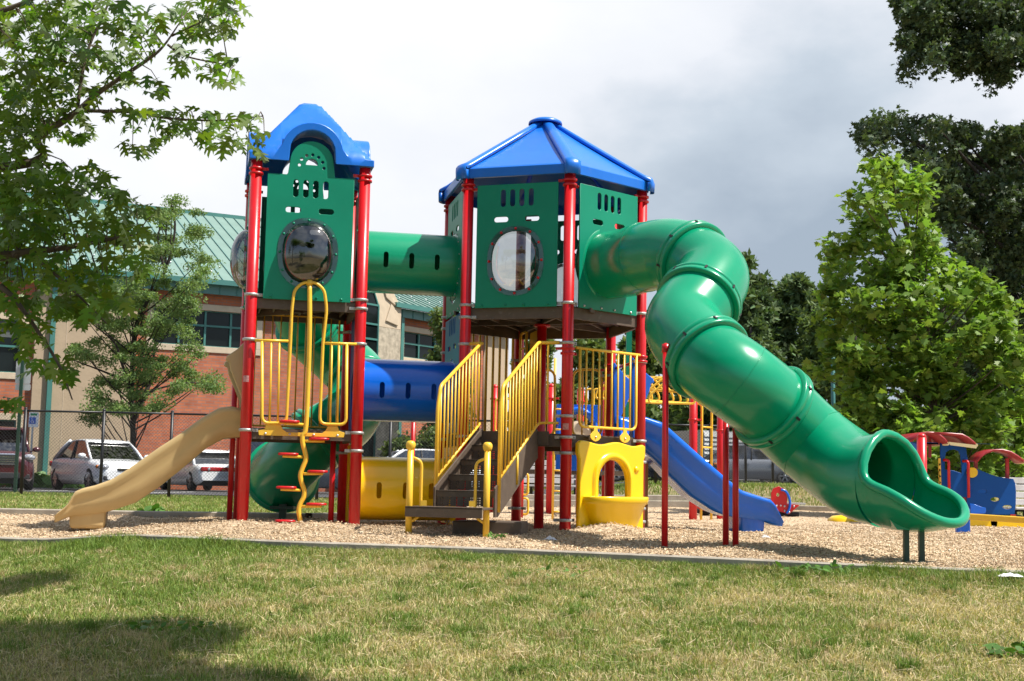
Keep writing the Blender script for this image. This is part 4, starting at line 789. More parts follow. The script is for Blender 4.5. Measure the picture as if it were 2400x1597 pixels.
def leaves(name, pos, size, shape, mat, parent, up=None, spread=.8, tlo=.65, thi=1.25, tintfn=None):
    n = len(pos); tn = np.ones((n, 3)) * (tlo + (thi - tlo) * rng.random((n, 1))); tn[:, 0] *= .9 + .3 * rng.random(n)
    if tintfn is not None: tn = tn * tintfn(pos)
    v_, l_, s2, c2_ = scatter(shape, [tuple(range(len(shape)))], np.asarray(pos), rots(n, up, spread), size * (.65 + .6 * rng.random(n)), tn)
    return fast_mesh(name, v_, l_, s2, mat, parent, tint=c2_)
def inpoly(x_, y_, poly):
    c = np.zeros(len(x_), bool); j = len(poly) - 1
    for i in range(len(poly)):
        xi, yi = poly[i]; xj, yj = poly[j]; t = ((yi > y_) != (yj > y_)) & (x_ < (xj - xi) * (y_ - yi) / (yj - yi + 1e-9) + xi); c ^= t; j = i
    return c
def polypts(poly, n, seed=0):
    r = np.random.default_rng(seed); P_ = np.array(poly, float); lo, hi = P_.min(0), P_.max(0); o_ = np.zeros((0, 2))
    while len(o_) < n:
        q_ = lo + (hi - lo) * r.random((n * 2, 2)); o_ = np.vstack([o_, q_[inpoly(q_[:, 0], q_[:, 1], poly)]])
    return o_[:n]
def limbs(name, mat, segs, parent):            # segs: list of (points, r0, r1)
    mb = MB()
    for pts, r0, r1 in segs: C_ = cr(pts, 5) if len(pts) > 2 else [Vector(p) for p in pts]; k = len(C_); mb.tube(C_, [r0 + (r1 - r0) * i / (k - 1) for i in range(k)], 7)
    return mb.build(name, mat, parent)
def crown_from(poly, Y, depth, ncl, nleaf, crad, size, shape, mat, trunk, label, name, cat, group=None, barkm='bark', seed=1, tint=None, tr=.12, spread=.8, limbn=26, flat=.8, inset=.6, twig=.012, extra=()):
    PA = np.array(poly, float); gc = PA.mean(0); dd = PA - gc; ln_ = np.linalg.norm(dd, axis=1)[:, None]; ins = min((crad * inset + size * .3) * FPX / Y, ln_.min() * .6); C2 = polypts([tuple(p) for p in gc + dd * (1 - ins / ln_)], ncl, seed); r = np.random.default_rng(seed + 50); cen = []
    for (a, b) in C2: 
        y_ = Y + (r.random() * 2 - 1) * depth; cen.append(tuple(at(a, b, y_)))
    cen = np.array([(c[0], c[1], c[2]) for c in cen]); base = Vector(trunk[0]); rt = root(name, tuple(base), label, cat, group=group)
    top = Vector(trunk[-1]); segs = [([Vector(t) for t in trunk], tr, tr * .25)]
    TP = cr([Vector(t) for t in trunk], 8)
    for i in r.permutation(len(cen))[:limbn]:
        c = Vector(cen[i]); cand = [p for p in TP if p.z < c.z - .15 * (top.z - base.z)] or TP[:3]; p0 = min(cand, key=lambda p: (p - c).length + .6 * abs(c.z - p.z - .3)); mid = p0.lerp(c, .5) + Vector((0, 0, -.04 * (c - p0).length)); segs.append(([p0, mid, c], tr * .28, twig * .5))
    for e_ in extra: segs.append(e_)
    limbs('trunk', M[barkm], segs, rt)
    k = max(1, nleaf // len(cen)); ctr = np.repeat(cen, k, 0); off = r.normal(size=(len(ctr), 3)); off /= np.linalg.norm(off, axis=1)[:, None]; off *= (r.random(len(ctr)) ** .45 * crad * np.repeat(.55 + .75 * r.random(len(cen)), k))[:, None]; off[:, 2] *= flat
    leaves('crown', ctr + off, size, shape, mat, rt, spread=spread, tintfn=tint); return rt
def S(L_, ox, oy, sc): return [(ox + a / sc, oy + b / sc) for a, b in L_]     # picture-crop pixels to photograph pixels
# ---- foreground oak (left), limbs reaching over the lawn
YO = 8.6; oak = root('oak_tree', (-9.5, 6.5, -.9), 'large oak with pointed lobed leaves whose boughs hang in from the upper left', 'tree')
c1_ = lambda a, b, y_=YO: at(a / 2.24, b / 2.24, y_)
main = [Vector((-9.5, 6.5, -1.0)), Vector((-9.4, 6.6, 1.0)), Vector((-9.2, 6.9, 2.4)), Vector((-8.6, 7.3, 3.6)), Vector((-8.2, 7.4, 5.5)), Vector((-7.8, 7.2, 8.0))]
segs = [(main, .34, .16)]
lb = [Vector((-9.15, 7.0, 2.6)), Vector((-6.2, 8.3, 2.3)), c1_(0, 880), c1_(200, 720), c1_(400, 590), c1_(500, 500), c1_(600, 430), c1_(780, 310), c1_(860, 240), c1_(950, 110)]; segs.append((lb, .040, .004))
segs += [([c1_(410, 580), c1_(560, 585), c1_(700, 590), c1_(870, 620), c1_(1060, 632), c1_(1200, 630), c1_(1380, 610)], .014, .004), ([c1_(405, 585), c1_(430, 400), c1_(470, 240), c1_(560, 40), c1_(600, -80)], .013, .006), ([c1_(880, 235), c1_(960, 290), c1_(1100, 325), c1_(1230, 345)], .009, .003), ([c1_(900, 190), c1_(1050, 120), c1_(1200, 60)], .008, .003)]
segs += [([Vector((-8.9, 7.1, 3.2)), Vector((-6, 8, 3.6)), c1_(-300, 100, 8.2), c1_(0, 60, 8.2), c1_(300, -60, 8.2)], .05, .008), ([Vector((-9.2, 6.9, 2.2)), Vector((-6.5, 8, 1.7)), c1_(-200, 1350, 8.3), c1_(100, 1330, 8.3), c1_(350, 1300, 8.3), c1_(560, 1260, 8.3), c1_(720, 1230, 8.3)], .05, .005), ([c1_(150, 1330, 8.3), c1_(300, 1450, 8.2), c1_(420, 1560, 8.2), c1_(560, 1700, 8.2)], .014, .004), ([c1_(0, 1500, 8.2), c1_(100, 1600, 8.2), c1_(300, 1900, 8.2), c1_(380, 2100, 8.2)], .02, .004)]
segs += [([Vector((-8.3, 7.4, 5.0)), Vector((-5, 7.6, 6.0)), Vector((-2, 6.9, 6.6)), Vector((1.8, 6.1, 6.7))], .12, .03), ([Vector((-8.0, 7.3, 6.2)), Vector((-4, 5, 7.5)), Vector((0, 3.5, 8))], .11, .03), ([Vector((-8.4, 7.3, 4.6)), Vector((-7, 4, 6)), Vector((-5, 1, 7))], .1, .03)]
areas = [([(0, 0), (560, 0), (780, 20), (850, 60), (860, 250), (740, 330), (700, 420), (600, 480), (480, 560), (500, 700), (400, 770), (250, 720), (230, 900), (-60, 950), (-60, -60)], 520), ([(0, 0), (400, 0), (500, 300), (300, 600), (100, 800), (-60, 900)], 170), ([(860, 60), (960, 0), (1290, -30), (1285, 90), (1240, 180), (1150, 230), (1080, 200), (960, 230), (950, 120), (870, 110)], 80), ([(880, 240), (1100, 260), (1270, 310), (1260, 440), (1190, 450), (1080, 420), (940, 380), (860, 320)], 42), ([(740, 400), (880, 430), (880, 500), (760, 510)], 9),
         ([(640, 520), (850, 560), (970, 540), (1100, 590), (1150, 600), (1340, 590), (1450, 650), (1460, 690), (1390, 760), (1370, 820), (1290, 790), (1100, 800), (1040, 730), (960, 690), (900, 720), (790, 810), (640, 780), (590, 730), (640, 670), (560, 600)], 125), ([(-40, 930), (350, 850), (500, 860), (640, 1010), (860, 1100), (870, 1140), (830, 1200), (810, 1300), (770, 1440), (720, 1540), (500, 1660), (-40, 1600)], 540), ([(-40, 900), (300, 900), (420, 1000), (300, 1250), (-40, 1300)], 130),
         ([(300, 1540), (700, 1520), (680, 1620), (560, 1660), (400, 1720), (250, 1650)], 60), ([(-40, 1560), (190, 1560), (260, 1750), (420, 1990), (400, 2070), (330, 2050), (200, 1900), (130, 1960), (60, 1800), (-40, 1750)], 75), ([(-40, 2060), (60, 2080), (120, 2150), (30, 2150)], 8)]
P_ = []; U_ = []
for i, (poly, n_) in enumerate(areas):
    pp_ = polypts(poly, n_, 100 + i); r = np.random.default_rng(i)
    for a, b in pp_: p = c1_(a, b, YO + r.normal() * .38 - (.25 if i > 5 else 0)); P_.append(p); U_.append((r.normal() * .5, -.5 + r.normal() * .5, .55 + .3 * r.random()))
P_ = np.array(P_); U_ = np.array(U_); n_ = len(P_); z = U_ / np.linalg.norm(U_, axis=1)[:, None]; tip = np.stack([rng.normal(size=n_) * .7 + .25, rng.normal(size=n_) * .3 - .1, -.85 + rng.normal(size=n_) * .35], -1); tip -= (tip * z).sum(1)[:, None] * z; tip /= np.linalg.norm(tip, axis=1)[:, None]
R_ = np.stack([np.cross(tip, z), tip, z], axis=2); sz = .125 * (.7 + .5 * rng.random(n_)); tn = np.ones((n_, 3)) * (.7 + .55 * rng.random((n_, 1))); tn[:, 0] *= .85 + .5 * rng.random(n_)
v_, l_, s2, c2_ = scatter(OAK, [tuple(range(len(OAK)))], P_ - tip * sz[:, None] * .45, R_, sz, tn); fast_mesh('foliage', v_, l_, s2, M['oakleaf'], oak, tint=c2_)
# twigs joining neighbouring leaves
mbt = MB(); r = random.Random(3); LBs = [p for s_ in segs[1:8] for p in cr(s_[0], 4)]
for i in range(0, n_, 5):
    p = Vector(P_[i]); c = min(LBs, key=lambda q_: (q_ - p).length)
    if (c - p).length < .38: mbt.tube([c, c.lerp(p, .5) + Vector((0, 0, .03)), p], [.005, .0035, .002], 4, caps=False)
mbt.build('twigs', M['bark'], oak); limbs('trunk', M['bark'], segs, oak)
# the rest of the canopy, above and beside the view
def canopy(n_, blobs, seed, size=.30):
    r = np.random.default_rng(seed); wts = np.array([b[3] ** 2 for b in blobs]); idx = r.choice(len(blobs), n_, p=wts / wts.sum()); B_ = np.array(blobs)[idx]; off = r.normal(size=(n_, 3)); off /= np.linalg.norm(off, axis=1)[:, None]; off *= r.random((n_, 1)) ** .4
    leaves('foliage', B_[:, :3] + off * np.stack([B_[:, 3], B_[:, 3], B_[:, 4]], -1), size, OAK, M['oakleaf'], oak, spread=.6)
canopy(9500, [(1.05, 6.4, 6.6, .75, .5), (.2, 6.65, 6.7, .85, .5), (1.75, 6.1, 6.6, .75, .5), (2.5, 5.7, 6.6, .75, .5), (-.6, 6.65, 6.6, 1.0, .5), (1.2, 5.5, 6.7, 1.1, .5), (.0, 5.6, 6.6, 1.2, .5), (2.6, 5.1, 6.7, .9, .5), (1.7, 7.25, 6.5, .55, .25), (.9, 7.1, 6.5, .5, .25), (.1, 9.4, 6.6, .42, .2)], 77)
canopy(6500, [(-6, 7.5, 6.5, 2, 1.2), (-8, 8.5, 6.8, 2, 1.6), (-4, 4.5, 7.5, 2.5, 1.2), (-8, 5, 8, 2.5, 1.6), (.5, 3.2, 8, 1.6, 1.2), (-3, 1.5, 8, 2.5, 1.2), (-10.5, 9.2, 4.9, 1.3, 1.5)], 78)
# ---- honey locust behind the fence
LOC = S([(1100, 0), (1200, 30), (1370, 100), (1380, 260), (1330, 320), (1440, 490), (1400, 580), (1240, 650), (1400, 690), (1370, 780), (1270, 900), (1380, 960), (1370, 1040), (1440, 1120), (1240, 1210), (1480, 1250), (1530, 1320), (1440, 1390), (1150, 1420), (1080, 1470), (900, 1500), (700, 1560), (430, 1520), (540, 1420), (600, 1290), (480, 1220), (370, 1110), (440, 1050), (560, 940), (440, 900), (380, 800), (420, 700), (600, 620), (900, 560), (1000, 420), (960, 250), (1040, 120)], 0, 450, 2.852)
tb_ = at(311, 1148, 41.0); Yl = 41.0; TK = [tb_ - Zv * .2, at(312, 1010, Yl), at(310, 900, Yl), at(320, 760, Yl + .3), at(385, 640, Yl), at(410, 540, Yl), at(400, 470, Yl)]
ex = [([at(311, 930, Yl), at(285, 850, Yl - .5), at(265, 800, Yl - .6), at(190, 740, Yl - 1)], .06, .012), ([at(313, 990, Yl), at(352, 890, Yl + .4), at(366, 790, Yl + .6), at(390, 700, Yl + .7)], .07, .012), ([at(312, 1000, Yl), at(335, 930, Yl - .6), at(420, 900, Yl - .8), at(500, 900, Yl - 1)], .05, .012), ([at(310, 900, Yl), at(240, 870, Yl), at(160, 840, Yl)], .05, .012), ([at(312, 960, Yl), at(250, 960, Yl - .5), at(200, 970, Yl - .8)], .04, .01), ([at(388, 640, Yl), at(370, 560, Yl), at(390, 500, Yl)], .05, .015)]
crown_from(LOC, Yl, 1.7, 210, 52000, .40, .09, SIMP, M['locleaf'], TK, 'feathery light green tree with several dark limbs behind the fence and white car', 'locust_tree', 'tree', barkm='bark_dark', seed=5, tr=.10, inset=.2, spread=1.4, limbn=55, flat=.5, twig=.02, extra=ex)
# ---- young sycamore (right)
SYP = S([(370, 525), (400, 560), (410, 640), (480, 640), (480, 720), (520, 760), (500, 830), (560, 850), (640, 900), (640, 970), (700, 1000), (740, 1060), (790, 1100), (830, 1180), (862, 1260), (900, 1400), (930, 1700), (930, 1830), (560, 1840), (300, 1800), (180, 1700), (100, 1560), (110, 1450), (90, 1390), (140, 1290), (120, 1200), (120, 1060), (190, 1050), (120, 940), (160, 870), (240, 850), (220, 700), (290, 680), (260, 610), (320, 570)], 1850, 0, 1.568)
Ys = 24.5; TS = [Vector((at(2195, 1230, Ys).x, Ys, .0)), at(2190, 1000, Ys), at(2175, 800, Ys), at(2140, 600, Ys), at(2100, 430, Ys)]
crown_from(SYP, Ys, 1.35, 300, 19000, .34, .15, SYC, M['sycleaf'], TS, 'bright green young broadleaf tree rising behind the blue toy train', 'sycamore_tree', 'tree', seed=8, tr=.09, inset=.1, spread=.62, limbn=120, flat=.8, twig=.012)
# ---- big dark oak behind it, bough at the top right
DK = S([(220, 520), (280, 440), (330, 405), (400, 410), (440, 430), (520, 405), (570, 450), (640, 440), (740, 470), (760, 500), (862, 460), (1000, 430), (1000, 1800), (500, 1800), (640, 1400), (640, 1000), (560, 860), (480, 830), (500, 700), (470, 620), (440, 560), (420, 560), (400, 510), (330, 480), (300, 540), (250, 560)], 1850, 0, 1.568)
Yd = 40.0; TD = [Vector((at(2480, 1150, Yd).x, Yd, .3)), at(2500, 900, Yd), at(2520, 700, Yd), at(2530, 450, Yd), at(2540, 0, Yd), at(2540, -300, Yd)]
ex = [([at(2515, 720, Yd), at(2370, 480, Yd), at(2260, 400, Yd), at(2140, 330, Yd - .5)], .25, .04), ([at(2460, 760, Yd), at(2370, 620, Yd - 1), at(2300, 655, Yd - 1)], .16, .04), ([at(2530, 200, Yd), at(2360, 90, Yd), at(2200, 40, Yd)], .25, .05)]
BR = S([(365, 30), (400, -40), (1000, -60), (1000, 260), (830, 280), (740, 310), (690, 250), (620, 270), (590, 220), (560, 230), (500, 250), (490, 300), (420, 290), (410, 230), (470, 180), (410, 150), (440, 90), (390, 60)], 1850, 0, 1.568)
dk = crown_from(DK, Yd, 4.0, 520, 70000, .42, .15, STAR, M['darkleaf'], TD, 'tall dark green oak at the right edge behind the bright young tree', 'oak_tree', 'tree', barkm='bark_dark', seed=12, tr=.5, spread=1.1, limbn=90, flat=.8, twig=.04, extra=ex)
c2p = polypts(BR, 260, 31); r = np.random.default_rng(9); cen = np.array([tuple(at(a, b, Yd - 1 + r.normal() * 1.0)) for a, b in c2p]); ctr = np.repeat(cen, 95, 0); off = r.normal(size=ctr.shape); off /= np.linalg.norm(off, axis=1)[:, None]; off *= r.random((len(ctr), 1)) ** .45 * np.repeat(.2 + .35 * r.random(len(cen)), 95)[:, None]; leaves('crown', ctr + off, .15, STAR, M['darkleaf'], dk, spread=1.1)
# ---- woodland in the middle distance
def wood(px0, px1, top, Y, base, kind, label, seed, name='broadleaf_tree', ncl=80, nl=24000, size=.5):
    r = random.Random(seed); w = px1 - px0; poly = []; k = 9
    if kind == 'pine':
        for i in range(k): t = i / (k - 1); poly.append((px0 + w * (.5 - .08 - .42 * (t ** .5)) + r.uniform(-.06, .06) * w, top + (base - top) * t * .9))
        poly += [(px1 - (x_ - px0) + r.uniform(-.05, .05) * w, y_) for x_, y_ in poly[::-1]]
    else:
        for i in range(14): a = pi * i / 13; poly.append(((px0 + px1) / 2 - cos(a) * w / 2 * r.uniform(.86, 1.08), base - (base - top) * (sin(a) ** .6) * r.uniform(.9, 1.03) if i not in (0, 13) else base))
    cx = (px0 + px1) / 2; g_ = float(zlawn(at(cx, 1100, Y).x, Y)); T_ = [Vector((at(cx, 1100, Y).x, Y, g_ - .2)), at(cx, base - (base - top) * .45, Y), at(cx, top + (base - top) * .08, Y)]; s_ = Y / FPX * w
    crown_from(poly, Y, s_ * .35, ncl, nl, max(.6, s_ * .13), size, SIMP, M['pineleaf' if 'pine' in kind else 'midleaf'], T_, label, name, 'tree', group='trees beyond the car park', barkm='bark_dark', seed=seed, tr=.28, spread=1.2, limbn=24, flat=.45 if kind == 'pine' else .8, twig=.05)
wood(1610, 1845, 580, 95, 1150, 'rpine', 'dark pine right of the big tube slide bend, tallest of the distant trees', 21, 'pine_tree', 130, 40000, .55)
wood(1745, 1965, 612, 100, 1150, 'rpine', 'dark pine just left of the bright young tree, second of the distant pines', 22, 'pine_tree', 120, 36000, .55)
wood(1830, 2030, 665, 92, 1150, 'round', 'rounded olive tree in front of the distant teal sign', 23)
wood(1650, 1870, 735, 74, 1150, 'pine', 'lighter green conifer standing low in front of the dark pines', 24, 'pine_tree', 110, 30000, .42)
wood(1560, 1720, 800, 84, 1150, 'round', 'round tree seen just under the tube slide bend', 25)
wood(1440, 1590, 690, 90, 1150, 'round', 'tree seen between the hexagonal tower and the tube slide', 26)
wood(1300, 1470, 730, 86, 1150, 'round', 'dark leafy tree seen under the right half of the hexagonal deck', 27, ncl=90, nl=18000)
wood(1180, 1340, 745, 92, 1150, 'round', 'dark leafy tree seen above the steps railing', 28, ncl=90, nl=18000)
wood(1380, 1560, 860, 66, 1140, 'round', 'low bushy tree seen behind the yellow railing', 29, size=.4)
wood(1230, 1400, 880, 62, 1140, 'round', 'low bushy tree seen behind the stair handrail', 30, size=.4)
wood(1920, 2090, 740, 88, 1150, 'round', 'tree half hidden at the left edge of the bright young tree', 34)
wood(1560, 1760, 900, 70, 1140, 'round', 'low leafy tree above the louvred trailer', 35, size=.42)
wood(2100, 2420, 640, 70, 1160, 'round', 'dark tree filling the gap behind the young broadleaf tree', 36, ncl=120, nl=26000, size=.5)
wood(1010, 1090, 695, 50, 1100, 'round', 'small slender tree by the brick wall right of the blue tunnel', 31, ncl=60, nl=12000, size=.22)
wood(975, 1075, 990, 47, 1120, 'round', 'low green shrub against the brick wall behind the fence', 32, 'shrub', 40, 9000, .2)
wood(905, 985, 1010, 47.5, 1120, 'round', 'small green shrub left of the larger one by the brick wall', 33, 'shrub', 30, 7000, .2)
# shrub near the tan slide
weedr = at(365, 1160, 17.9)
weeds(weedr.x, weedr.y, 150, .12, .14, 'small leafy shrub in the grass behind the tan slide', zlawn)
weeds(at(85, 1130, 43).x, 43.5, 300, .9, .5, 'reddish green shrub at the foot of the stucco wall', zlawn)
# ------------------------------------------------------------------ school building
M['brick'] = None
def brickmat():
    M_ = pm('red_brick', (.33, .085, .045), .85, .1, 2); t = M_.node_tree; bs = t.nodes['Principled BSDF']; A = t.nodes.new; K = t.links.new
    c = A('ShaderNodeTexCoord'); sx_ = A('ShaderNodeSeparateXYZ'); K(c.outputs['Object'], sx_.inputs[0]); ad = A('ShaderNodeMath'); ad.operation = 'MULTIPLY'; ad.inputs[1].default_value = 1.127; K(sx_.outputs[0], ad.inputs[0]); cb = A('ShaderNodeCombineXYZ'); K(ad.outputs[0], cb.inputs[0]); K(sx_.outputs[2], cb.inputs[1])
    br = A('ShaderNodeTexBrick'); br.inputs['Scale'].default_value = 1; br.inputs['Brick Width'].default_value = .30; br.inputs['Row Height'].default_value = .102; br.inputs['Mortar Size'].default_value = .012; br.inputs['Color1'].default_value = (.50, .135, .045, 1); br.inputs['Color2'].default_value = (.38, .095, .035, 1); br.inputs['Mortar'].default_value = (.28, .15, .11, 1); K(cb.outputs[0], br.inputs['Vector'])
    nz = A('ShaderNodeTexNoise'); nz.inputs['Scale'].default_value = 3; nz.inputs['Detail'].default_value = 6; K(c.outputs['Object'], nz.inputs['Vector']); mx_ = A('ShaderNodeMix'); mx_.data_type = 'RGBA'; mx_.blend_type = 'OVERLAY'; mx_.inputs['Factor'].default_value = .35; K(br.outputs['Color'], mx_.inputs['A']); K(nz.outputs['Fac'], mx_.inputs['B'])
    gm = A('ShaderNodeHueSaturation'); gm.inputs['Saturation'].default_value = .95; K(mx_.outputs['Result'], gm.inputs['Color']); K(gm.outputs[0], bs.inputs['Base Color']); return M_
M['brick'] = brickmat(); M['stucco'] = pm('tan_stucco', (.44, .335, .225), .9, .06, 2.5, bump=.5, bscale=12); M['lime'] = pm('cast_stone', (.56, .45, .32), .8, .08, 4); M['stone'] = pm('split_stone', (.42, .36, .27), .9, .3, 6, bump=.8, bscale=9)
M['teal_roof'] = pm('pale_teal_metal_roof', (.17, .255, .22), .8, .06, 1.5, spec=.2); M['teal_seam'] = pm('teal_seam', (.07, .19, .17), .5, .08, 3); M['teal'] = pm('teal_metal', (.055, .19, .165), .5, .1, 2); M['tealfas'] = pm('teal_fascia', (.09, .22, .20), .5, .1, 2)
M['glass'] = pm('window_glass', (.008, .012, .012), .12, .3, 1.2, spec=.22); M['blind'] = pm('window_blind', (.10, .11, .10), .5, .1, 2)
class Wall:                                    # a vertical wall plane through two picture columns at given depths
    def __init__(s, xa, Ya, xb, Yb):
        s.a = at(xa, 1000, Ya); s.b = at(xb, 1000, Yb); s.a.z = s.b.z = 0; s.U = (s.b - s.a).normalized(); s.N = Vector((s.U.y, -s.U.x, 0))
    def loc(s, px, py, off=0.0):
        d = _F + _R * ((px - 1200) / FPX) + _U * ((798.5 - py) / FPX); o_ = s.a + s.N * off; t = (o_ - Vector((0, 0, 0))).dot(s.N) / d.dot(s.N); p = Vector((0, 0, CZ)) + d * t; return (p - s.a).dot(s.U), p.z
    def P(s, u, z_, off=0.0): return s.a + s.U * u + Zv * z_ + s.N * off
bd = root('school_building', (at(300, 1000, 46).x, 46, 0), 'two storey brick and tan stucco school with pale teal metal roof behind the car park', 'building')
W1 = Wall(0, 44, 900, 50.3)
def wallpart(Wl, u0, u1, z0_, z1_, holes, mat, name='wall', off=0.0, th=.3):
    return panel(name, rect(u0, z0_, u1, z1_), [rect(*h) for h in holes], Wl.P(0, 0, off - th / 2), Wl.U, Zv, th, mat, bd, bevel=.003)
def window(Wl, u0, z0_, u1, z1_, nx_, nz_, sur=.22, split=None, blind=False):
    q = MB(); 
    for (a, b, c_, d_) in ((u0 - sur, z1_, u1 + sur, z1_ + sur), (u0 - sur, z0_ - sur, u1 + sur, z0_), (u0 - sur, z0_, u0, z1_), (u1, z0_, u1 + sur, z1_)): q.box(Wl.P((a + c_) / 2, (b + d_) / 2, -.02), (c_ - a - .002, .12, d_ - b - .002), U=Wl.U, V=Wl.N, Nn=Zv)
    w = q.build('window_surround', M['lime'], bd, bevel=.01); f = .07; q = MB()
    for i in range(nx_ + 1): u = u0 + (u1 - u0) * i / nx_; q.box(Wl.P(u, (z0_ + z1_) / 2, -.10), (f, .07, z1_ - z0_), U=Wl.U, V=Wl.N, Nn=Zv)
    for z_ in (split or [z0_ + (z1_ - z0_) * j / nz_ for j in range(nz_ + 1)]): q.box(Wl.P((u0 + u1) / 2, z_, -.10), (u1 - u0, .064, f), U=Wl.U, V=Wl.N, Nn=Zv)
    q.build('window_frame', M['teal'], w); q = MB(); q.box(Wl.P((u0 + u1) / 2, (z0_ + z1_) / 2, -.15), (u1 - u0, .02, z1_ - z0_), U=Wl.U, V=Wl.N, Nn=Zv); q.build('window_glass', M['glass'], w)
    if blind: q = MB(); q.box(Wl.P((u0 + u1) / 2, z1_ - (z1_ - z0_) * .18, -.135), (u1 - u0 - .1, .01, (z1_ - z0_) * .3), U=Wl.U, V=Wl.N, Nn=Zv); q.build('window_blind', M['blind'], w)
def L1(px, py): return W1.loc(px, py)
zE = L1(570, 690)[1]; uS0, uS1 = L1(74, 900)[0], L1(312, 900)[0]; uEnd = L1(838, 900)[0]
# openings
wa = (L1(48, 880)[0] - 3.4, L1(30, 874)[1], L1(49, 800)[0], L1(30, 750)[1]); wb = (L1(357, 800)[0], L1(480, 812)[1], L1(600, 800)[0], L1(480, 728)[1]); wc = (L1(37, 1000)[0] - 3.2, .9, L1(37, 1000)[0], L1(20, 985)[1])
wallpart(W1, -14, uS0, -.3, zE, [wa, wc], M['brick']); wallpart(W1, uS0, uS1, -.3, zE, [], M['stucco'], off=.18, th=.48); wallpart(W1, uS1, uEnd, -.3, zE, [wb], M['brick'])
q = MB(); q.box(W1.P(L1(142, 1000)[0], zE / 2, .182), (.02, .01, zE), U=W1.U, V=W1.N, Nn=Zv); q.build('control_joint', M['lime'], bd)
window(W1, *wa, 2, 2, blind=True); window(W1, *wb, 4, 2, split=[wb[1], wb[1] + (wb[3] - wb[1]) * .58, wb[3]]); window(W1, *wc, 2, 1)
def pipe(Wl, px, z1_, z0_=0.0):
    u = Wl.loc(px, 1000)[0]; q = MB(); q.box(Wl.P(u, (z0_ + z1_) / 2, .26), (.16, .12, z1_ - z0_), U=Wl.U, V=Wl.N, Nn=Zv); q.build('downpipe', M['teal'], bd)
pipe(W1, 108, zE)
def roof(Wl, u0, u1, ze_, zr_, dep, over=.5, pitch=.45, snow=True):
    E0, E1 = Wl.P(u0, ze_, over), Wl.P(u1, ze_, over); R0, R1 = Wl.P(u0, zr_, -dep), Wl.P(u1, zr_, -dep); q = MB(); q.add([E0, E1, R1, R0], [(0, 1, 2, 3)]); q.add([p - Zv * .08 for p in (E0, E1, R1, R0)], [(3, 2, 1, 0)]); rf = q.build('roof', M['teal_roof'], bd)
    q = MB(); k = int((u1 - u0) / pitch); nn = (R0 - E0).cross(Wl.U).normalized(); nn = nn if nn.z > 0 else -nn
    for i in range(k + 1): 
        a, b = Wl.P(u0 + i * pitch, ze_, over), Wl.P(u0 + i * pitch, zr_, -dep); q.bar(a + nn * .02, b + nn * .02, .022, .04, up=nn)
    sm_ = q.build('roof_seams', M['teal_seam'], bd)
    if snow:
        q = MB(); i = 0
        for i in range(k): 
            t = .10 + .07 * (i % 2); a = Wl.P(u0 + (i + .5) * pitch, ze_, over).lerp(Wl.P(u0 + (i + .5) * pitch, zr_, -dep), t); q.ball(a + nn * .05, .04, 6)
        q.build('snow_guards', M['steel'], bd)
    q = MB(); q.bar(E0 - Zv * .06 + Wl.N * .05, E1 - Zv * .06 + Wl.N * .05, .14, .18); q.build('gutter', M['teal'], bd); q = MB(); q.bar(R0, R1, .25, .2); q.build('ridge_cap', M['teal'], bd)
    q = MB(); q.bar(Wl.P(u0, ze_ - .30, over - .2), Wl.P(u1, ze_ - .30, over - .2), .1, .34); q.build('fascia', M['tealfas'], bd); q = MB()
    for i in range(int((u1 - u0) / .62) + 1): q.box(Wl.P(u0 + i * .62, ze_ - .30, over - .14), (.03, .03, .33), U=Wl.U, V=Wl.N, Nn=Zv)
    q.build('fascia_seams', M['teal'], bd)
Wg = Wall(0, 43.5, 900, 49.8); ze1 = Wg.loc(570, 664)[1]; 
def ridge_z(Wl, px, py, dep): return Wl.loc(px, py, -dep)[1]
roof(W1, -14, uEnd, ze1, ridge_z(W1, 530, 509, 8.5), 8.5)
# stone gable bay and the right wing
W2 = Wall(835, 50.0, 1200, 57.5); l2 = lambda px, py: W2.loc(px, py)
u0, u1 = W2.loc(838, 900)[0] - .6, W2.loc(914, 900)[0]; z1_ = l2(880, 770)[1]; ztp = l2(880, 690)[1]
bay = lambda a, b, z0_, z3, mat, nm, off=.5, th=.6: panel(nm, rect(a, z0_, b, z3), [], W2.P(0, 0, off - th / 2), W2.U, Zv, th, mat, bd, bevel=.01)
bay(u0, u1, -.3, z1_, M['stone'], 'stone_pier'); us = W2.loc(871, 900)[0]
pz = [(u0, z1_ + .002), (u1, z1_ + .002), (u1, l2(905, 722)[1]), (us + .25, l2(880, 690)[1] + .45), (u0, l2(880, 660)[1] + .7)]
panel('gable', pz, [], W2.P(0, 0, .2), W2.U, Zv, .6, M['lime'], bd, bevel=.02)
q = MB(); a = [(us + .12, z1_ + .25), (u1 - .22, z1_ + .12), (u1 - .22, l2(905, 722)[1] - .25), (us + .40, l2(880, 712)[1])]; q.prism(a, W2.P(0, 0, .53), W2.U, Zv, .06); q.build('gable_moulding', M['lime'], bd, bevel=.03)
q = MB(); zz = l2(905, 722)[1]; q.prism([(us + .10, l2(880, 712)[1] + .18), (u1 - .30, zz - .02), (u1 - .9, zz + .75), (us - .35, zz + 1.3)], W2.P(0, 0, .53), W2.U, Zv, .06); q.build('gable_moulding', M['lime'], bd, bevel=.03)
q = MB(); a = [(u0 - .2, -.3), (us - .32, -.3), (us - .32, l2(868, 720)[1]), (us - .55, l2(868, 695)[1]), (u0 - .2, l2(868, 680)[1])]; q.prism(a, W2.P(0, 0, .52), W2.U, Zv, .05); q.build('arched_window', M['glass'], bd)
q = MB()
for z_ in (l2(868, 765)[1], l2(868, 720)[1], l2(868, 800)[1]): q.box(W2.P((u0 + us) / 2 - .3, z_, .56), (us - u0, .05, .07), U=W2.U, V=W2.N, Nn=Zv)
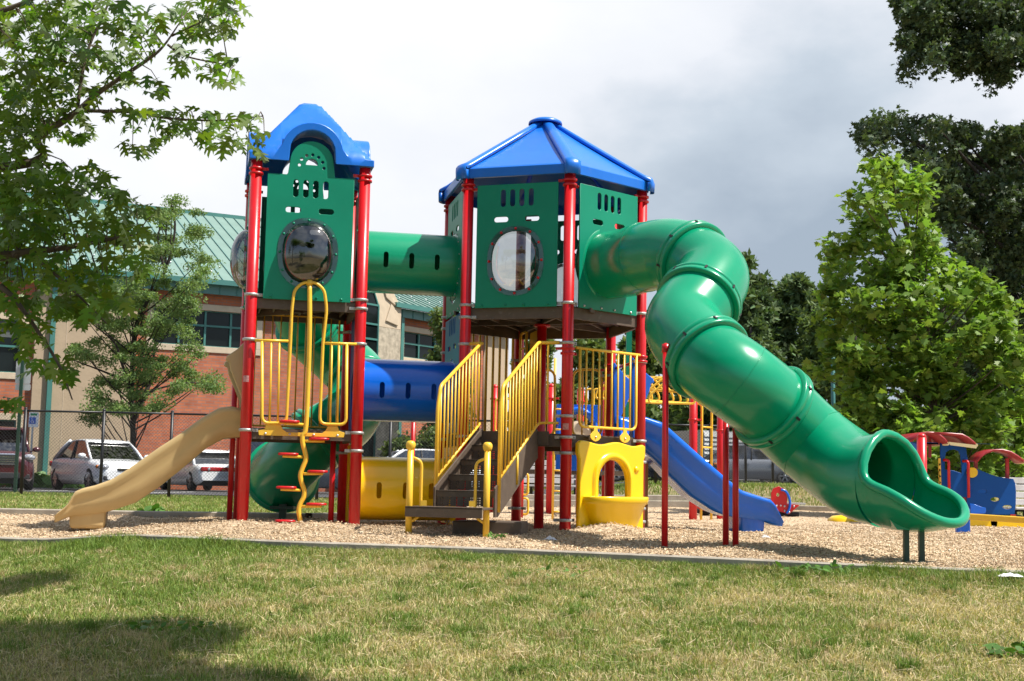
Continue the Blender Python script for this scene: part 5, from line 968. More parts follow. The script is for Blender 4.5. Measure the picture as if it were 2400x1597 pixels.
q.tube([W2.P(us - .32, .2, .55), W2.P(us - .32, l2(868, 722)[1], .55), W2.P(us - .58, l2(868, 692)[1], .55), W2.P(u0, l2(868, 680)[1], .55)], .05, 6); q.build('window_frame', M['teal'], bd)
zE2 = l2(980, 752)[1]; uw0, uw1 = l2(946, 800)[0], l2(1060, 800)[0]; uX = l2(1132, 900)[0]; uY = l2(1186, 900)[0]
w2 = (uw0, l2(990, 843)[1], uw1, l2(990, 783)[1]); wallpart(W2, u1, uX, -.3, zE2 + .2, [w2], M['brick']); wallpart(W2, uX, uY, -.3, zE2 + .2, [], M['stucco'], off=.1)
window(W2, *w2, 3, 2, split=[w2[1], w2[1] + (w2[3] - w2[1]) * .56, w2[3]]); pipe(W2, 924, zE2)
ze2 = l2(980, 726)[1]; roof(W2, u1 - .4, uY + .5, ze2, W2.loc(980, 672, -8)[1] + .8, 8)
# end wall closing the block
q = MB(); q.add([W2.P(uY, -.3, .1), W2.P(uY, -.3, -16), W2.P(uY, zE2, -16), W2.P(uY, zE2, .1)], [(0, 1, 2, 3)]); q.build('wall', M['brick'], bd)
# ------------------------------------------------------------------ louvred trailer on the right
M['white_metal'] = pm('pale_ribbed_metal', (.42, .43, .42), .55, .05, 3)
a, b = at(1645, 1083, 58), at(1800, 1083, 60); tr_ = root('trailer', ((a.x + b.x) / 2, 59, float(zbase(5, 59))), 'pale grey trailer clad in horizontal boards behind the fence', 'trailer'); Wt = Wall(1645, 58, 1800, 60)
q = MB(); ztop = Wt.loc(1700, 1003)[1]; zb_ = float(zbase(9, 58)); Lt = (Wt.b - Wt.a).length; q.box(Wt.P(Lt / 2, (ztop + zb_) / 2, -1.3), (Lt, 2.4, ztop - zb_ - .3), U=Wt.U, V=Wt.N, Nn=Zv); q.build('body', M['white_metal'], tr_); 
n_ = 9
for i in range(n_): q = MB(); z_ = zb_ + .45 + (ztop - zb_ - .7) * i / n_; q.prism([(0, 0), (.10, .02), (.02, .24), (0, .24)], Wt.P(Lt / 2, z_, -.08), Wt.N, Zv, Lt - .3); q.build('siding_board', M['white_metal'], tr_)
# teal sign on a pole among the trees
sg = at(1955, 756, 62); sgn = root('pole_sign', (sg.x, 62, .8), 'teal box sign on a green pole rising among the distant trees', 'sign'); q = MB(); q.box(sg, (1.0, .4, .36)); q.build('sign_box', M['teal'], sgn, bevel=.02); q = MB(); q.tube([(sg.x, 62.3, .6), (sg.x, 62.3, sg.z + .05)], .1, 10); q.build('pole', M['teal'], sgn)
gp_ = at(1474, 800, 30); q = MB(); pl = root('banner_pole', (gp_.x, 30, float(zlawn(gp_.x, 30))), 'square green steel post standing behind the right side of the hexagonal tower', 'post'); q.box((gp_.x, 30, 2.2), (.125, .125, 4.3)); q.build('post', M['green'], pl)
# ------------------------------------------------------------------ chain-link fence
M['black'] = pm('black_vinyl_steel', (.012, .012, .013), .45, .1, 10); M['wire'] = pm('black_wire', (.02, .02, .021), .5, .1, 10)
fl_ = [(-14.6, 29.3), (-12.6, 29.4), (-10.8, 29.5), (-9.07, 29.55), (-7.56, 29.6), (-5.9, 29.7), (-4.3, 29.8), (-2.7, 29.9), (-1.1, 30.0), (.5, 30.1), (2.0, 30.2), (3.33, 30.3), (4.6, 30.4), (6.04, 34.0), (7.17, 36.2), (8.27, 38.4), (9.4, 40.6), (10.6, 42.8)]
fe = root('chain_link_fence', (-3, 29.9, .1), 'black chain link fence with round posts between the grass and the car park', 'fence'); top = lambda x_, y_: 1.93 if y_ < 31 else 1.93 + .05 * (y_ - 31)
for x_, y_ in fl_: q = MB(); zt_ = top(x_, y_); q.tube([(x_, y_, float(zlawn(x_, y_)) - .1), (x_, y_, zt_ + .03)], .036, 10); q.ball((x_, y_, zt_ + .04), .04, 8); q.build('fence_post', M['black'], fe)
for (a, b), (c, d) in zip(fl_[:-1], fl_[1:]): q = MB(); q.tube([(a, b, top(a, b)), (c, d, top(c, d))], .023, 8); q.build('top_rail', M['black'], fe)
V_ = []; Fl = []
def wire(p, q_):
    d = (q_ - p).normalized(); u = Vector((d.z, 0, -d.x)).normalized() * .0026; w = d.cross(u).normalized() * .0026; b = len(V_)
    for e_ in (p, q_): V_.extend([e_ + u, e_ - u * .5 + w, e_ - u * .5 - w])
    Fl.extend([(b, b + 1, b + 4, b + 3), (b + 1, b + 2, b + 5, b + 4), (b + 2, b, b + 3, b + 5)])
for (a, b), (c, d) in zip(fl_[:-1], fl_[1:]):
    A_ = Vector((a, b, 0)); D_ = Vector((c, d, 0)) - A_; Ln = D_.length; D_.normalize(); zb_ = min(float(zlawn(a, b)), float(zlawn(c, d))) + .02; H_ = min(top(a, b), top(c, d)) - zb_ - .02; s_ = .075 if b < 31 else .09
    for k in range(int((Ln + H_) / s_) + 1):
        for sg_ in (0, 1):
            u0 = k * s_ - H_; u1 = k * s_; z0_, z1_ = 0, H_
            if u0 < 0: z0_ = -u0; u0 = 0
            if u1 > Ln: z1_ = H_ - (u1 - Ln); u1 = Ln
            if u0 >= Ln or u1 <= 0 or z1_ <= z0_: continue
            if sg_: wire(A_ + D_ * u0 + Zv * (zb_ + z0_), A_ + D_ * u1 + Zv * (zb_ + z1_))
            else: wire(A_ + D_ * (Ln - u0) + Zv * (zb_ + z0_), A_ + D_ * (Ln - u1) + Zv * (zb_ + z1_))
fast_mesh('wire_mesh', np.array([tuple(v_) for v_ in V_]), np.array(Fl).ravel(), np.full(len(Fl), 4), M['wire'], fe)
# ------------------------------------------------------------------ signs on the left
M['signback'] = pm('bare_aluminium', (.50, .52, .52), .5, .05, 8, metal=.3); M['white'] = pm('white_paint', (.78, .78, .78), .4, .03, 5); M['signblue'] = pm('sign_blue', (.01, .10, .50), .4, .03, 5); M['signgreen'] = pm('sign_green', (.02, .25, .10), .4, .03, 5)
def rrect(w, h, r=.03): return [(w / 2 - r + r * cos(a), h / 2 - r + r * sin(a)) for a in np.linspace(0, pi / 2, 5)] + [(-w / 2 + r + r * cos(a), h / 2 - r + r * sin(a)) for a in np.linspace(pi / 2, pi, 5)] + [(-w / 2 + r + r * cos(a), -h / 2 + r + r * sin(a)) for a in np.linspace(pi, 1.5 * pi, 5)] + [(w / 2 - r + r * cos(a), -h / 2 + r + r * sin(a)) for a in np.linspace(1.5 * pi, 2 * pi, 5)]
Ux = Vector((1, 0, 0)); Y_ = 32.0; a, b = at(43, 1152, Y_), at(54, 850, Y_)
s1 = root('parking_sign', (b.x, Y_, .1), 'back of a blank metal sign plate on a dark green post at the left edge', 'sign'); q = MB(); q.box((b.x, Y_ - .03, (b.z + .0) / 2 + .05), (.075, .05, b.z + .0), rz=.02); q.build('sign_post', M['dgreen'], s1)
c = at(54, 873, Y_); q = MB(); q.prism(rrect(.37, .56, .04), (c.x, Y_ + .02, c.z), Ux, Zv, .006); q.build('sign_plate', M['signback'], s1); c = at(53, 905, Y_); q = MB(); q.prism(rrect(.37, .15, .03), (c.x, Y_ + .02, c.z - .03), Ux, Zv, .006); q.build('sign_plate', M['signback'], s1)
Y_ = 40.5; c = at(79, 984, Y_); s2 = root('accessible_parking_sign', (c.x, Y_, .1), 'white parking sign with blue wheelchair square seen through the fence', 'sign'); q = MB(); q.prism(rrect(.30, .46, .03), c, Ux, Zv, .008); q.build('sign_plate', M['white'], s2)
q = MB(); q.prism(rect(-.095, -.10, .095, .10), c + Vector((-.03, -.010, -.03)), Ux, Zv, .008); q.build('blue_square', M['signblue'], s2)
q = MB(); cc = c + Vector((-.03, -.017, -.03)); q.tube([cc + Vector((-.015, 0, .035)), cc + Vector((-.015, 0, -.01)), cc + Vector((.03, 0, -.012)), cc + Vector((.045, 0, -.055)), cc + Vector((.06, 0, -.05))], .008, 6); q.ball(cc + Vector((-.02, 0, .06)), .014, 8)
q.tube([cc + Vector((-.005 + .042 * cos(t), 0, -.03 + .042 * sin(t))) for t in np.linspace(pi * .75, pi * 1.95, 10)], .007, 6); q.build('wheelchair_symbol', M['white'], s2)
q = MB(); q.prism(rect(-.1, -.03, .1, .03), c + Vector((0, -.010, .16)), Ux, Zv, .006); q.build('text_band', M['signgreen'], s2); q = MB(); q.box((c.x - .03, Y_ + .03, c.z / 2), (.05, .04, c.z)); q.build('sign_post', M['signback'], s2)
# ------------------------------------------------------------------ cars
M['tyre'] = pm('tyre_rubber', (.018, .018, .018), .8, .1, 10); M['rim'] = pm('alloy_rim', (.45, .45, .46), .3, .05, 10, metal=.8); M['lamp'] = pm('headlamp_lens', (.5, .5, .52), .08, .1, 30, metal=.5, coat=.6); M['redlamp'] = pm('tail_lamp', (.35, .008, .012), .15, .1, 10, coat=.5); M['chrome'] = pm('chrome_trim', (.7, .7, .7), .15, .03, 8, metal=1); M['plastic'] = pm('black_plastic', (.02, .02, .022), .6, .1, 10); M['amber'] = pm('amber_lens', (.6, .16, .01), .3, .05, 10); M['seat'] = pm('dark_interior', (.03, .03, .035), .9, .1, 5); M['plate'] = pm('licence_plate', (.55, .56, .58), .5, .1, 20)
def carpaint(n, c): return pm(n, c, .22, .03, 1, coat=.8, metal=.1 if max(c) < .6 else 0)
def car(name, loc, heading, Ln, Wd, H, paint, label, kind='sedan', tail='small'):
    rt = root(name, loc, label, 'car', rz=heading, org=(0, 0, 0)); hw = Wd / 2; gc = .17; belt = H * .62 if kind != 'suv' else H * .60; hood = belt - .06; f, r_ = Ln / 2, -Ln / 2; wr = .315 if kind != 'suv' else .36
    if kind == 'suv': st = [(f, .35, .72, .74), (f - .05, .24, .95, .88), (f - .35, .20, hood + .04, .95), (f - 1.15, .2, belt, 1), (0, .2, belt, 1), (r_ + .5, .2, belt, 1), (r_ + .06, .26, belt, .95), (r_, .36, belt - .15, .86)]; gh = [(f - 1.0, f - 1.65, r_ + .28, r_ + .05)]
    else: st = [(f, .32, .56, .70), (f - .07, .2, .68, .86), (f - .35, .18, .80, .95), (f - .75, .18, hood, .99), (f - 1.15, .18, belt, 1), (0, .18, belt + .01, 1), (r_ + .9, .2, belt + .02, 1), (r_ + .35, .2, belt + .01, .97), (r_ + .05, .25, belt - .05, .88), (r_, .34, belt - .2, .80)]; gh = [(f - .92, f - 1.80, r_ + 1.30, r_ + (.62 if kind == 'sedan' else .36))]
    P = []; 
    X_ = [s_[0] for s_ in st][::-1]
    for t in np.linspace(0, 1, 34):
        x_ = f - Ln * t; zb_, zt_, w = [float(np.interp(x_, X_, [s_[k] for s_ in st][::-1])) for k in (1, 2, 3)]
        arch = 0
        for wx in (f - .82, r_ + .78):
            d = abs(x_ - wx)
            if d < wr + .05: arch = max(arch, sqrt((wr + .05) ** 2 - d * d))
        zlow = max(zb_, arch + .02) if arch else zb_; h = zt_ - zb_; W_ = hw * w
        pr = [(W_ * .90, min(zlow, zt_ - .1)), (W_ * .985, max(min(zlow + .02, zt_ - .08), zb_ + h * .12)), (W_ * 1.0, max(zb_ + h * .45, min(zlow + .04, zt_ - .07))), (W_ * .985, zb_ + h * .72 if zb_ + h * .72 > zlow + .05 else zt_ - .06), (W_ * .95, zt_ - .05), (W_ * .86, zt_), (W_ * .4, zt_ + .025), (0, zt_ + .03)]
        P.append([Vector((x_, y_, z_)) for y_, z_ in pr] + [Vector((x_, -y_, z_)) for y_, z_ in pr[::-1][1:]])
    mb = MB(); mb.grid(P); k = len(P[0]); mb.f.append(tuple(range(k))); mb.s.append(False); mb.f.append(tuple(len(mb.v) - k + j for j in range(k))[::-1]); mb.s.append(False); body = mb.build('body', paint, rt)
    q = MB(); q.box((0, 0, .32), (Ln - .5, Wd - .28, .30)); q.build('underbody', M['plastic'], rt)
    x0, x1, x2, x3 = gh[0]; zb_ = belt - .02; zr_ = H - .035; wb, wt = hw * .93, hw * .70
    q = MB(); q.add([(x0, wb * .92, zb_), (x1, wt, zr_), (x2, wt, zr_), (x3, wb * .92, zb_), (x0, -wb * .92, zb_), (x1, -wt, zr_), (x2, -wt, zr_), (x3, -wb * .92, zb_)], [(0, 1, 5, 4), (2, 3, 7, 6), (0, 3, 2, 1), (4, 5, 6, 7)]); q.build('windows', M['carglass'], rt)
    q = MB(); G = []
    for t, dz in ((-.14, -.07), (0, -.005), (.2, .035), (.5, .05), (.8, .03), (1.0, -.01), (1.2, -.08)):
        x_ = x1 + (x2 - x1) * t; G.append([Vector((x_, wt * (1.03) * s_, zr_ + dz * (1 - .5 * s_ * s_) - (.02 if abs(s_) > .95 else 0))) for s_ in (-1, -.8, -.4, 0, .4, .8, 1)])
    q.grid(G); o_ = q.build('roof', paint, rt, solid=.03)
    q = MB()
    for sg_ in (-1, 1):
        q.tube([(x0 + .02, wb * .95 * sg_, zb_), ((x0 + x1) / 2, (wb * .95 + wt) / 2 * sg_ * 1.02, (zb_ + zr_) / 2 + .03), (x1, wt * 1.02 * sg_, zr_)], .035, 6); q.tube([(x3, wb * .95 * sg_, zb_), ((x3 + x2) / 2, (wb * .95 + wt) / 2 * sg_ * 1.02, (zb_ + zr_) / 2 + .03), (x2, wt * 1.02 * sg_, zr_)], .05, 6)
    sep(q, 'roof_pillar', paint, rt)
    q = MB(); xm = (x1 + x2) / 2 - .05
    for sg_ in (-1, 1): q.tube([(xm, wb * .97 * sg_, zb_), (xm - .05, wt * 1.01 * sg_, zr_)], .03, 6)
    sep(q, 'door_pillar', M['plastic'], rt)
    for sx_ in (x1 - .25, x2 + .6):
        for sg_ in (-1, 1): q = MB(); q.box((sx_, .36 * sg_, belt - .02), (.16, .46, .34)); q.ball((sx_ - .05, .36 * sg_, belt + .24), .12, 8, (.6, 1.1, .9)); q.build('seat', M['seat'], rt)
    for wx in (f - .82, r_ + .78):
        for sg_ in (-1, 1):
            q = MB(); y_ = (hw - .10) * sg_; ax = Vector((0, sg_, 0)); q.lathe([(wr * .62, -.10), (wr * .96, -.10), (wr, -.07), (wr, .06), (wr * .96, .09), (wr * .66, .095), (wr * .62, .06)], (wx, y_, wr), ax, 26); tw = q.build('tyre', M['tyre'], rt)
            q = MB(); q.lathe([(wr * .64, .075), (wr * .60, .04), (wr * .10, .05), (.001, .06)], (wx, y_, wr), ax, 20, cap=False); q2 = MB()
            for j in range(6): g_ = 2 * pi * j / 6; q2.bar((wx, y_ + sg_ * .07, wr), (wx + cos(g_) * wr * .6, y_ + sg_ * .075, wr + sin(g_) * wr * .6), .05, .02, up=ax)
            q2.lathe([(wr * .64, .06), (wr * .66, .085), (wr * .60, .085)], (wx, y_, wr), ax, 24, cap=False); q2.lathe([(.05, .07), (.04, .085), (.001, .09)], (wx, y_, wr), ax, 12, cap=False); q.build('wheel_well', M['plastic'], tw); q2.build('rim', M['rim'], tw)
    for sg_ in (-1, 1):
        xm_ = x0 - .18; q = MB(); q.ball((xm_, (hw + .09) * sg_, belt + .07), .10, 10, (.6, 1.15, .72)); q.tube([(xm_, hw * .9 * sg_, belt + .0), (xm_, (hw + .06) * sg_, belt + .05)], .02, 6); q.build('wing_mirror', paint, rt)
        zl_ = .66 if kind != 'suv' else .86; q = MB(); q.ball((f - .17, (hw - .20) * sg_, zl_), .17, 12, (1.0, 1.0, .55)); q.build('headlight', M['lamp'], rt)
        q = MB(); q.ball((f - .32, (hw - .065) * sg_, zl_ + .01), .06, 8, (1.4, .6, .8)); q.build('indicator', M['amber'], rt)
        if tail == 'small': q = MB(); q.box((r_ + .05, (hw - .26) * sg_, belt - .14), (.12, .38, .15)); q.build('tail_light', M['redlamp'], rt, bevel=.03)
        q = MB(); q.box((f - .06, (hw - .28) * sg_, .36), (.1, .22, .12)); q.build('fog_recess', M['plastic'], rt, bevel=.02)
        for dx in (x1 - .62, x1 - 1.55):
            q = MB(); q.box((dx, hw * .995 * sg_, belt - .17), (.16, .03, .03)); q.build('door_handle', paint, rt)
    if tail == 'bar':
        q = MB(); q.box((r_ + .05, 0, belt - .15), (.13, Wd * .84, .15)); q.build('tail_light_bar', M['redlamp'], rt, bevel=.04)
        q = MB(); q.box((r_ - .02, 0, belt - .15), (.01, .09, .03)); q.box((r_ - .02, 0, belt - .15), (.01, .035, .05)); q.build('emblem', M['amber'], rt)
        for sg_ in (-1, 1): q = MB(); q.ball((r_ - .01, .47 * sg_, belt - .15), .055, 8, (.4, 1, 1)); q.build('reversing_lamp', M['lamp'], rt)
    q = MB(); zg = .60 if kind != 'suv' else .80
    if kind == 'suv':
        q.box((f + .0, 0, zg), (.06, .95, .30)); q.build('grille_surround', M['chrome'], rt, bevel=.03); q = MB()
        for i in range(4): q.box((f + .035, 0, zg - .09 + .06 * i), (.02, .80, .035))
        q.build('grille', M['plastic'], rt); q = MB(); q.box((f - .02, 0, .38), (.06, 1.1, .16)); q.build('lower_grille', M['plastic'], rt, bevel=.02)
    else: q.box((f - .01, 0, zg), (.07, .66, .085)); q.build('grille', M['plastic'], rt, bevel=.03); q = MB(); q.box((f + .02, 0, zg + .005), (.03, .60, .02)); q.build('grille_bar', M['chrome'], rt); q = MB(); q.box((f - .02, 0, .34), (.06, .8, .13)); q.build('lower_grille', M['plastic'], rt, bevel=.02)
    for xx_ in (r_ - .012,): q = MB(); q.box((xx_, 0, .52), (.02, .34, .16)); q.build('licence_plate', M['plate'], rt)
    return rt
P_white = carpaint('white_car_paint', (.78, .79, .80)); P_mar = carpaint('maroon_car_paint', (.07, .008, .012)); P_gr = carpaint('grey_car_paint', (.10, .12, .15)); P_dk = carpaint('dark_blue_car_paint', (.02, .025, .035)); P_sil = carpaint('silver_grey_car_paint', (.22, .24, .27))
def gz(x_, y_): return float(zbase(x_, y_)) + .005
def putcar(px, Y, hd_deg, *a, **k): p = at(px, 1100, Y); return car('parked_car', (p.x, Y, gz(p.x, Y)), radians(hd_deg), *a, **k)
putcar(236, 38.2, -53, 4.37, 1.70, 1.45, P_white, 'white hatchback facing the camera behind the fence, its hood toward the tan slide', 'hatch')
putcar(-24, 36.5, -64, 4.8, 1.92, 1.70, P_mar, 'maroon sport utility vehicle cut off by the left edge, with a wide chrome grille', 'suv')
putcar(470, 44.5, 121, 4.6, 1.72, 1.36, P_white, 'white older sedan seen from behind, with one red tail light bar across its trunk', 'sedan', tail='bar')
putcar(160, 45.5, 4, 4.5, 1.75, 1.42, P_mar, 'maroon sedan almost hidden behind the white hatchback')
putcar(745, 42.0, -12, 4.7, 1.85, 1.72, P_gr, 'dark blue grey sport utility vehicle seen behind the red posts of the square tower', 'suv')
putcar(1005, 42.5, 12, 4.4, 1.75, 1.45, P_white, 'white sedan whose roof shows just above the yellow tunnel')
putcar(1735, 50, 178, 4.6, 1.80, 1.45, P_sil, 'silver grey sedan side on behind the fence, under the big tube slide')
putcar(1530, 46, 10, 4.6, 1.80, 1.46, P_dk, 'dark car with a red tail light visible below the top of the blue slide')
putcar(1880, 56, 170, 4.6, 1.80, 1.45, P_dk, 'dark car behind the silver grey sedan, beside the tube slide end')
# ------------------------------------------------------------------ smaller play structure behind
rp_ = root('small_play_structure', (2.2, 20.5, 0), 'smaller red, blue and yellow climbing structure standing behind the hexagonal tower', 'playground')
def rpost(px, base_y, Y, top_y, r=.0635):
    b = at(px, base_y, Y); zt_ = zat(top_y, b.x, Y); q = MB(); q.tube([(b.x, Y, -.2), (b.x, Y, zt_ - r)], r, 16); q.lathe([(r, -r), (r * .92, -r * .55), (r * .7, -r * .28), (r * .35, -r * .07), (.001, 0)], (b.x, Y, zt_), n=16); p = q.build('post', M['red'], rp_); return b, zt_, p
PZ = [rpost(1154, 1200, 22.5, 901), rpost(1288, 1200, 22.0, 899), rpost(1357, 1200, 23.2, 908), rpost(1418, 1200, 22.6, 893), rpost(1624, 1224, 20.7, 850), rpost(1689, 1218, 21.6, 880)]
for b, zt_, p in PZ:
    for z_ in (zt_ - .25, zt_ - .9): q = MB(); ring(q, Vector((b.x, b.y, 0)), z_, ears=((1, 0, 0),)); q.build('red_clamp', M['red'], p)
p0_, p1_ = at(1304, 1000, 22.0), at(1412, 1000, 22.0); zA = zat(948, p0_.x, 22); zB = zat(1103, p0_.x, 22); Lp = p1_.x - p0_.x
panel('arch_panel', rect(0, zB, Lp, zA), [[(Lp * .47 + .29 * cos(a), zB + (zA - zB) * .42 + .48 * sin(a)) for a in np.linspace(0, pi, 16)]], Vector((p0_.x, 22, 0)), Ux, Zv, .03, M['blue'], rp_)
q = MB(); q.tube([Vector((p0_.x + Lp * .47 + .34 * cos(a), 21.95, zB + (zA - zB) * .42 + .55 * sin(a))) for a in np.linspace(0, pi, 16)], .05, 10); q.build('arch_moulding', M['blue'], rp_)
q = MB(); q.ball((p0_.x + Lp * .47, 21.95, zB + .55), .24, 16, (1, .3, 1.2)); q.build('cream_bubble', M['lime'], rp_)
a, b = at(1455, 1000, 21.6), at(1478, 1000, 21.6); panel('side_panel', rect(0, 0, b.x - a.x, 0.30), [], Vector((a.x, 21.6, zat(1021, a.x, 21.6))), Ux, Zv, .03, M['blue'], rp_)
q = MB(); c = at(1340, 1108, 22.6); q.box((c.x, 22.6, c.z), (1.9, 1.0, .07)); q.build('deck', M['brown'], rp_)
for px0, px1, yt, yb in ((1162, 1180, 935, 1012), (1180, 1200, 935, 1012), (1375, 1390, 912, 1000), (1392, 1405, 912, 1000)):
    a, b = at(px0, yt, 22.3), at(px1, yb, 22.3); q = MB(); q.tube(fillet([(a.x, 22.3, b.z), (a.x, 22.3, a.z), (b.x, 22.3, a.z), (b.x, 22.3, b.z)], .05, closed=True), .016, 8, closed=True); q.build('railing', M['yrail'], rp_)
# side ladder and rungs seen between the centre posts
lx0, lx1 = at(1297, 1100, 19.5), at(1318, 1100, 19.5); q = MB(); q.tube([(lx0.x, 19.5, 0), (lx0.x, 19.5, zat(840, lx0.x, 19.5))], .018, 8); q.tube([(lx1.x, 19.5, 0), (lx1.x, 19.5, zat(840, lx1.x, 19.5))], .018, 8)
for z_ in np.arange(.12, 1.9, .3): q.tube([(lx0.x, 19.5, z_), (lx1.x, 19.5, z_)], .013, 8)
q.build('ladder', M['yrail'], rp_)
for sy in ((1110, 1160), (1168, 1206)):
    a, b = at(1222, sy[0], 19.8), at(1222, sy[1], 19.8); q = MB(); q.tube(fillet([(a.x, 19.8, a.z), (a.x + .10, 19.8, a.z), (a.x + .10, 19.8, b.z), (a.x, 19.8, b.z)], .08), .018, 8); q.build('loop_rung', M['yrail'], rp_)
b = at(1228, 1206, 19.8); q = MB(); q.tube([(b.x - .06, 19.8, 0), (b.x - .06, 19.8, 1.1)], .05, 12); q.build('post', M['red'], rp_)
# overhead ladder of yellow loops and its access ladder
ctr = [at(1488 + 100 * t, 912 + 6 * t, 20.0 + 1.4 * (1 - t)) for t in np.linspace(-.3, 1, 9)]
for c in ctr:
    tp = c + Vector((0, 0, .19)); w = .30; a_ = Vector((c.x - w - .12, c.y, c.z - .06)); b_ = Vector((c.x + w - .05, c.y, c.z - .06)); q = MB(); q.tube(fillet([a_, tp + Vector((-.12, 0, 0)), tp + Vector((.06, 0, 0)), b_, b_ + Vector((.02, 0, -.12)), a_ + Vector((-.02, 0, -.12))], .06, closed=True), .017, 8, closed=True); q.build('overhead_loop', M['yrail'], rp_)
q = MB(); q.tube([ctr[0] + Zv * .0, ctr[-1] + Zv * .0], .02, 8); q.tube([ctr[0] + Zv * .2, ctr[-1] + Zv * .2], .02, 8); q.build('overhead_rail', M['yrail'], rp_)
a = at(1645, 1000, 20.8); zt_ = zat(948, a.x, 20.8); q = MB(); q.tube(fillet([(at(1628, 1000, 20.8).x, 20.8, zt_ + .02), (a.x, 20.8, zt_), (at(1643, 1218, 20.8).x, 20.8, 0)], .09), .02, 10); b = at(1668, 1000, 21.0); q.tube(fillet([(at(1683, 1000, 21).x, 21.0, zat(957, b.x, 21)), (b.x, 21.0, zat(960, b.x, 21)), (at(1667, 1215, 21).x, 21.0, 0)], .07), .02, 10)
for z_ in (.18, .5, .82, 1.14, 1.46): q.tube([(a.x, 20.8, z_), (b.x, 21.0, z_)], .014, 8)
q.build('access_ladder', M['yrail'], rp_)
q = MB(); b = at(1514, 1230, 16.6); q.box((b.x, 16.6, .42), (.035, .09, .95)); q.build('brown_post', M['orange'], rp_)
# ------------------------------------------------------------------ toy train
M['tblue'] = pm('train_blue_panel', (.001, .07, .30), .45, .05, 3, spec=.25); M['tred'] = pm('train_red_panel', (.30, .014, .02), .4, .06, 3); M['tcream'] = pm('yellow_cream_edge', (.62, .52, .28), .45, .05, 5)
YT = 20.5; tn_ = root('toy_train', (at(2260, 1230, YT).x, YT, 0), 'blue toy train playhouse with curved red roofs and yellow wheels', 'playhouse')
cT = lambda a, b: (at(2080 + a / 5.806, 990 + b / 5.806, YT).x, zat(990 + b / 5.806, at(2080 + a / 5.806, 990 + b / 5.806, YT).x, YT))
def tp(name, pts, mat, dy=0.0, th=.03, holes=(), bevel=.004): return panel(name, [cT(*p) for p in pts][::-1], [[cT(*p) for p in h] for h in holes], Vector((0, YT + dy, 0)), Ux, Zv, th, M[mat], tn_, bevel)
ell = lambda cx, cy, rx, ry, n=20: [(cx + rx * cos(2 * pi * i / n), cy + ry * sin(2 * pi * i / n)) for i in range(n)]
tp('boiler_panel', [(1075, 610), (1180, 625), (1300, 670), (1400, 712), (1500, 740), (1600, 760), (1710, 772), (1735, 830), (1745, 950), (1742, 1120), (1725, 1262), (1200, 1255), (1075, 1250)], 'tblue', 0, .03, [ell(1290, 943, 60, 27), ell(1460, 1050, 63, 29), ell(1628, 1155, 65, 28)])
tp('far_panel', [(1075, 640), (1180, 645), (1300, 685), (1400, 722), (1700, 790), (1700, 1240), (1075, 1240)], 'tblue', 1.0, .03, [ell(1290, 943, 60, 27), ell(1460, 1050, 63, 29), ell(1628, 1155, 65, 28)])
tp('cab_panel', [(705, 285), (1055, 330), (1075, 500), (1095, 700), (1100, 1020), (720, 1020)], 'tblue', -.03, .03, [[(770, 640), (770, 480), (785, 410), (830, 378), (900, 370), (955, 395), (980, 450), (998, 620), (998, 715), (900, 690), (815, 655)]])
tp('cab_panel', [(390, 480), (600, 480), (665, 490), (672, 900), (600, 1000), (390, 1000)], 'tblue', .5); tp('rear_cloud_panel', [(180, 265), (330, 268), (368, 310), (362, 360), (330, 400), (470, 420), (470, 300), (300, 268)], 'blue', .1)
tp('cab_panel', [(250, 270), (470, 285), (470, 800), (300, 800), (250, 600)], 'tblue', .3, .03, [ell(405, 430, 46, 34)])
tp('front_disc', ell(1133, 685, 74, 70, 28), 'yellow', -.06, .03)
tp('yellow_strip', [(672, 490), (705, 490), (718, 885), (684, 885)], 'yrail', -.06, .02, [ell(690, 575, 14, 14, 10), ell(692, 652, 14, 14, 10), ell(694, 735, 14, 14, 10), ell(697, 820, 14, 14, 10)])
def curvedroof(pts, d, name, mat, edge='tcream'):
    q = MB(); P = [[Vector((x_, YT - .25 + 0, z_)) for x_, z_ in pts], [Vector((x_ - .02, YT - .25 + d, z_ + .0)) for x_, z_ in pts]]; q.grid(P); o_ = q.build(name, M[mat], tn_, solid=.035); q = MB(); (x0, z0_), (x1, z1_) = pts[-2], pts[-1]; q.tube([(x1, YT - .25, z1_), (x1, YT - .25 + d, z1_)], .025, 8); q.build('roof_edge', M[edge], tn_)
curvedroof([cT(*p) for p in ((260, 262), (330, 205), (400, 168), (470, 150), (560, 155), (640, 185), (700, 235), (752, 300))], 1.2, 'roof', 'tred')
curvedroof([cT(*p) for p in ((560, 158), (760, 165), (940, 180), (1020, 220), (1090, 275), (1135, 318))], 1.1, 'roof', 'tred'); curvedroof([cT(*p) for p in ((1148, 530), (1190, 475), (1260, 422), (1360, 388), (1480, 385), (1600, 415), (1690, 470), (1785, 548))], .34, 'roof', 'tred')
q = MB(); x_, z_ = cT(752, 275); x2_, z2_ = cT(1140, 320); q.add([(x_, YT - .27, z_), (x2_, YT - .27, z2_), (x2_ - .02, YT - .27, z2_ - .05), (x_ + .03, YT - .27, z_ - .05)], [(0, 1, 2, 3)]); q.build('roof_edge', M['tcream'], tn_, solid=.02)
for (a, b, c, d) in ((1225, 490, 1268, 655), (1655, 490, 1700, 775), (600, 180, 635, 480)): (x0, z0_), (x1, z1_) = cT(a, b), cT(c, d); q = MB(); q.box(((x0 + x1) / 2, YT + .15, (z0_ + z1_) / 2), (x1 - x0, .06, z0_ - z1_)); q.build('roof_post', M['tred'], tn_)
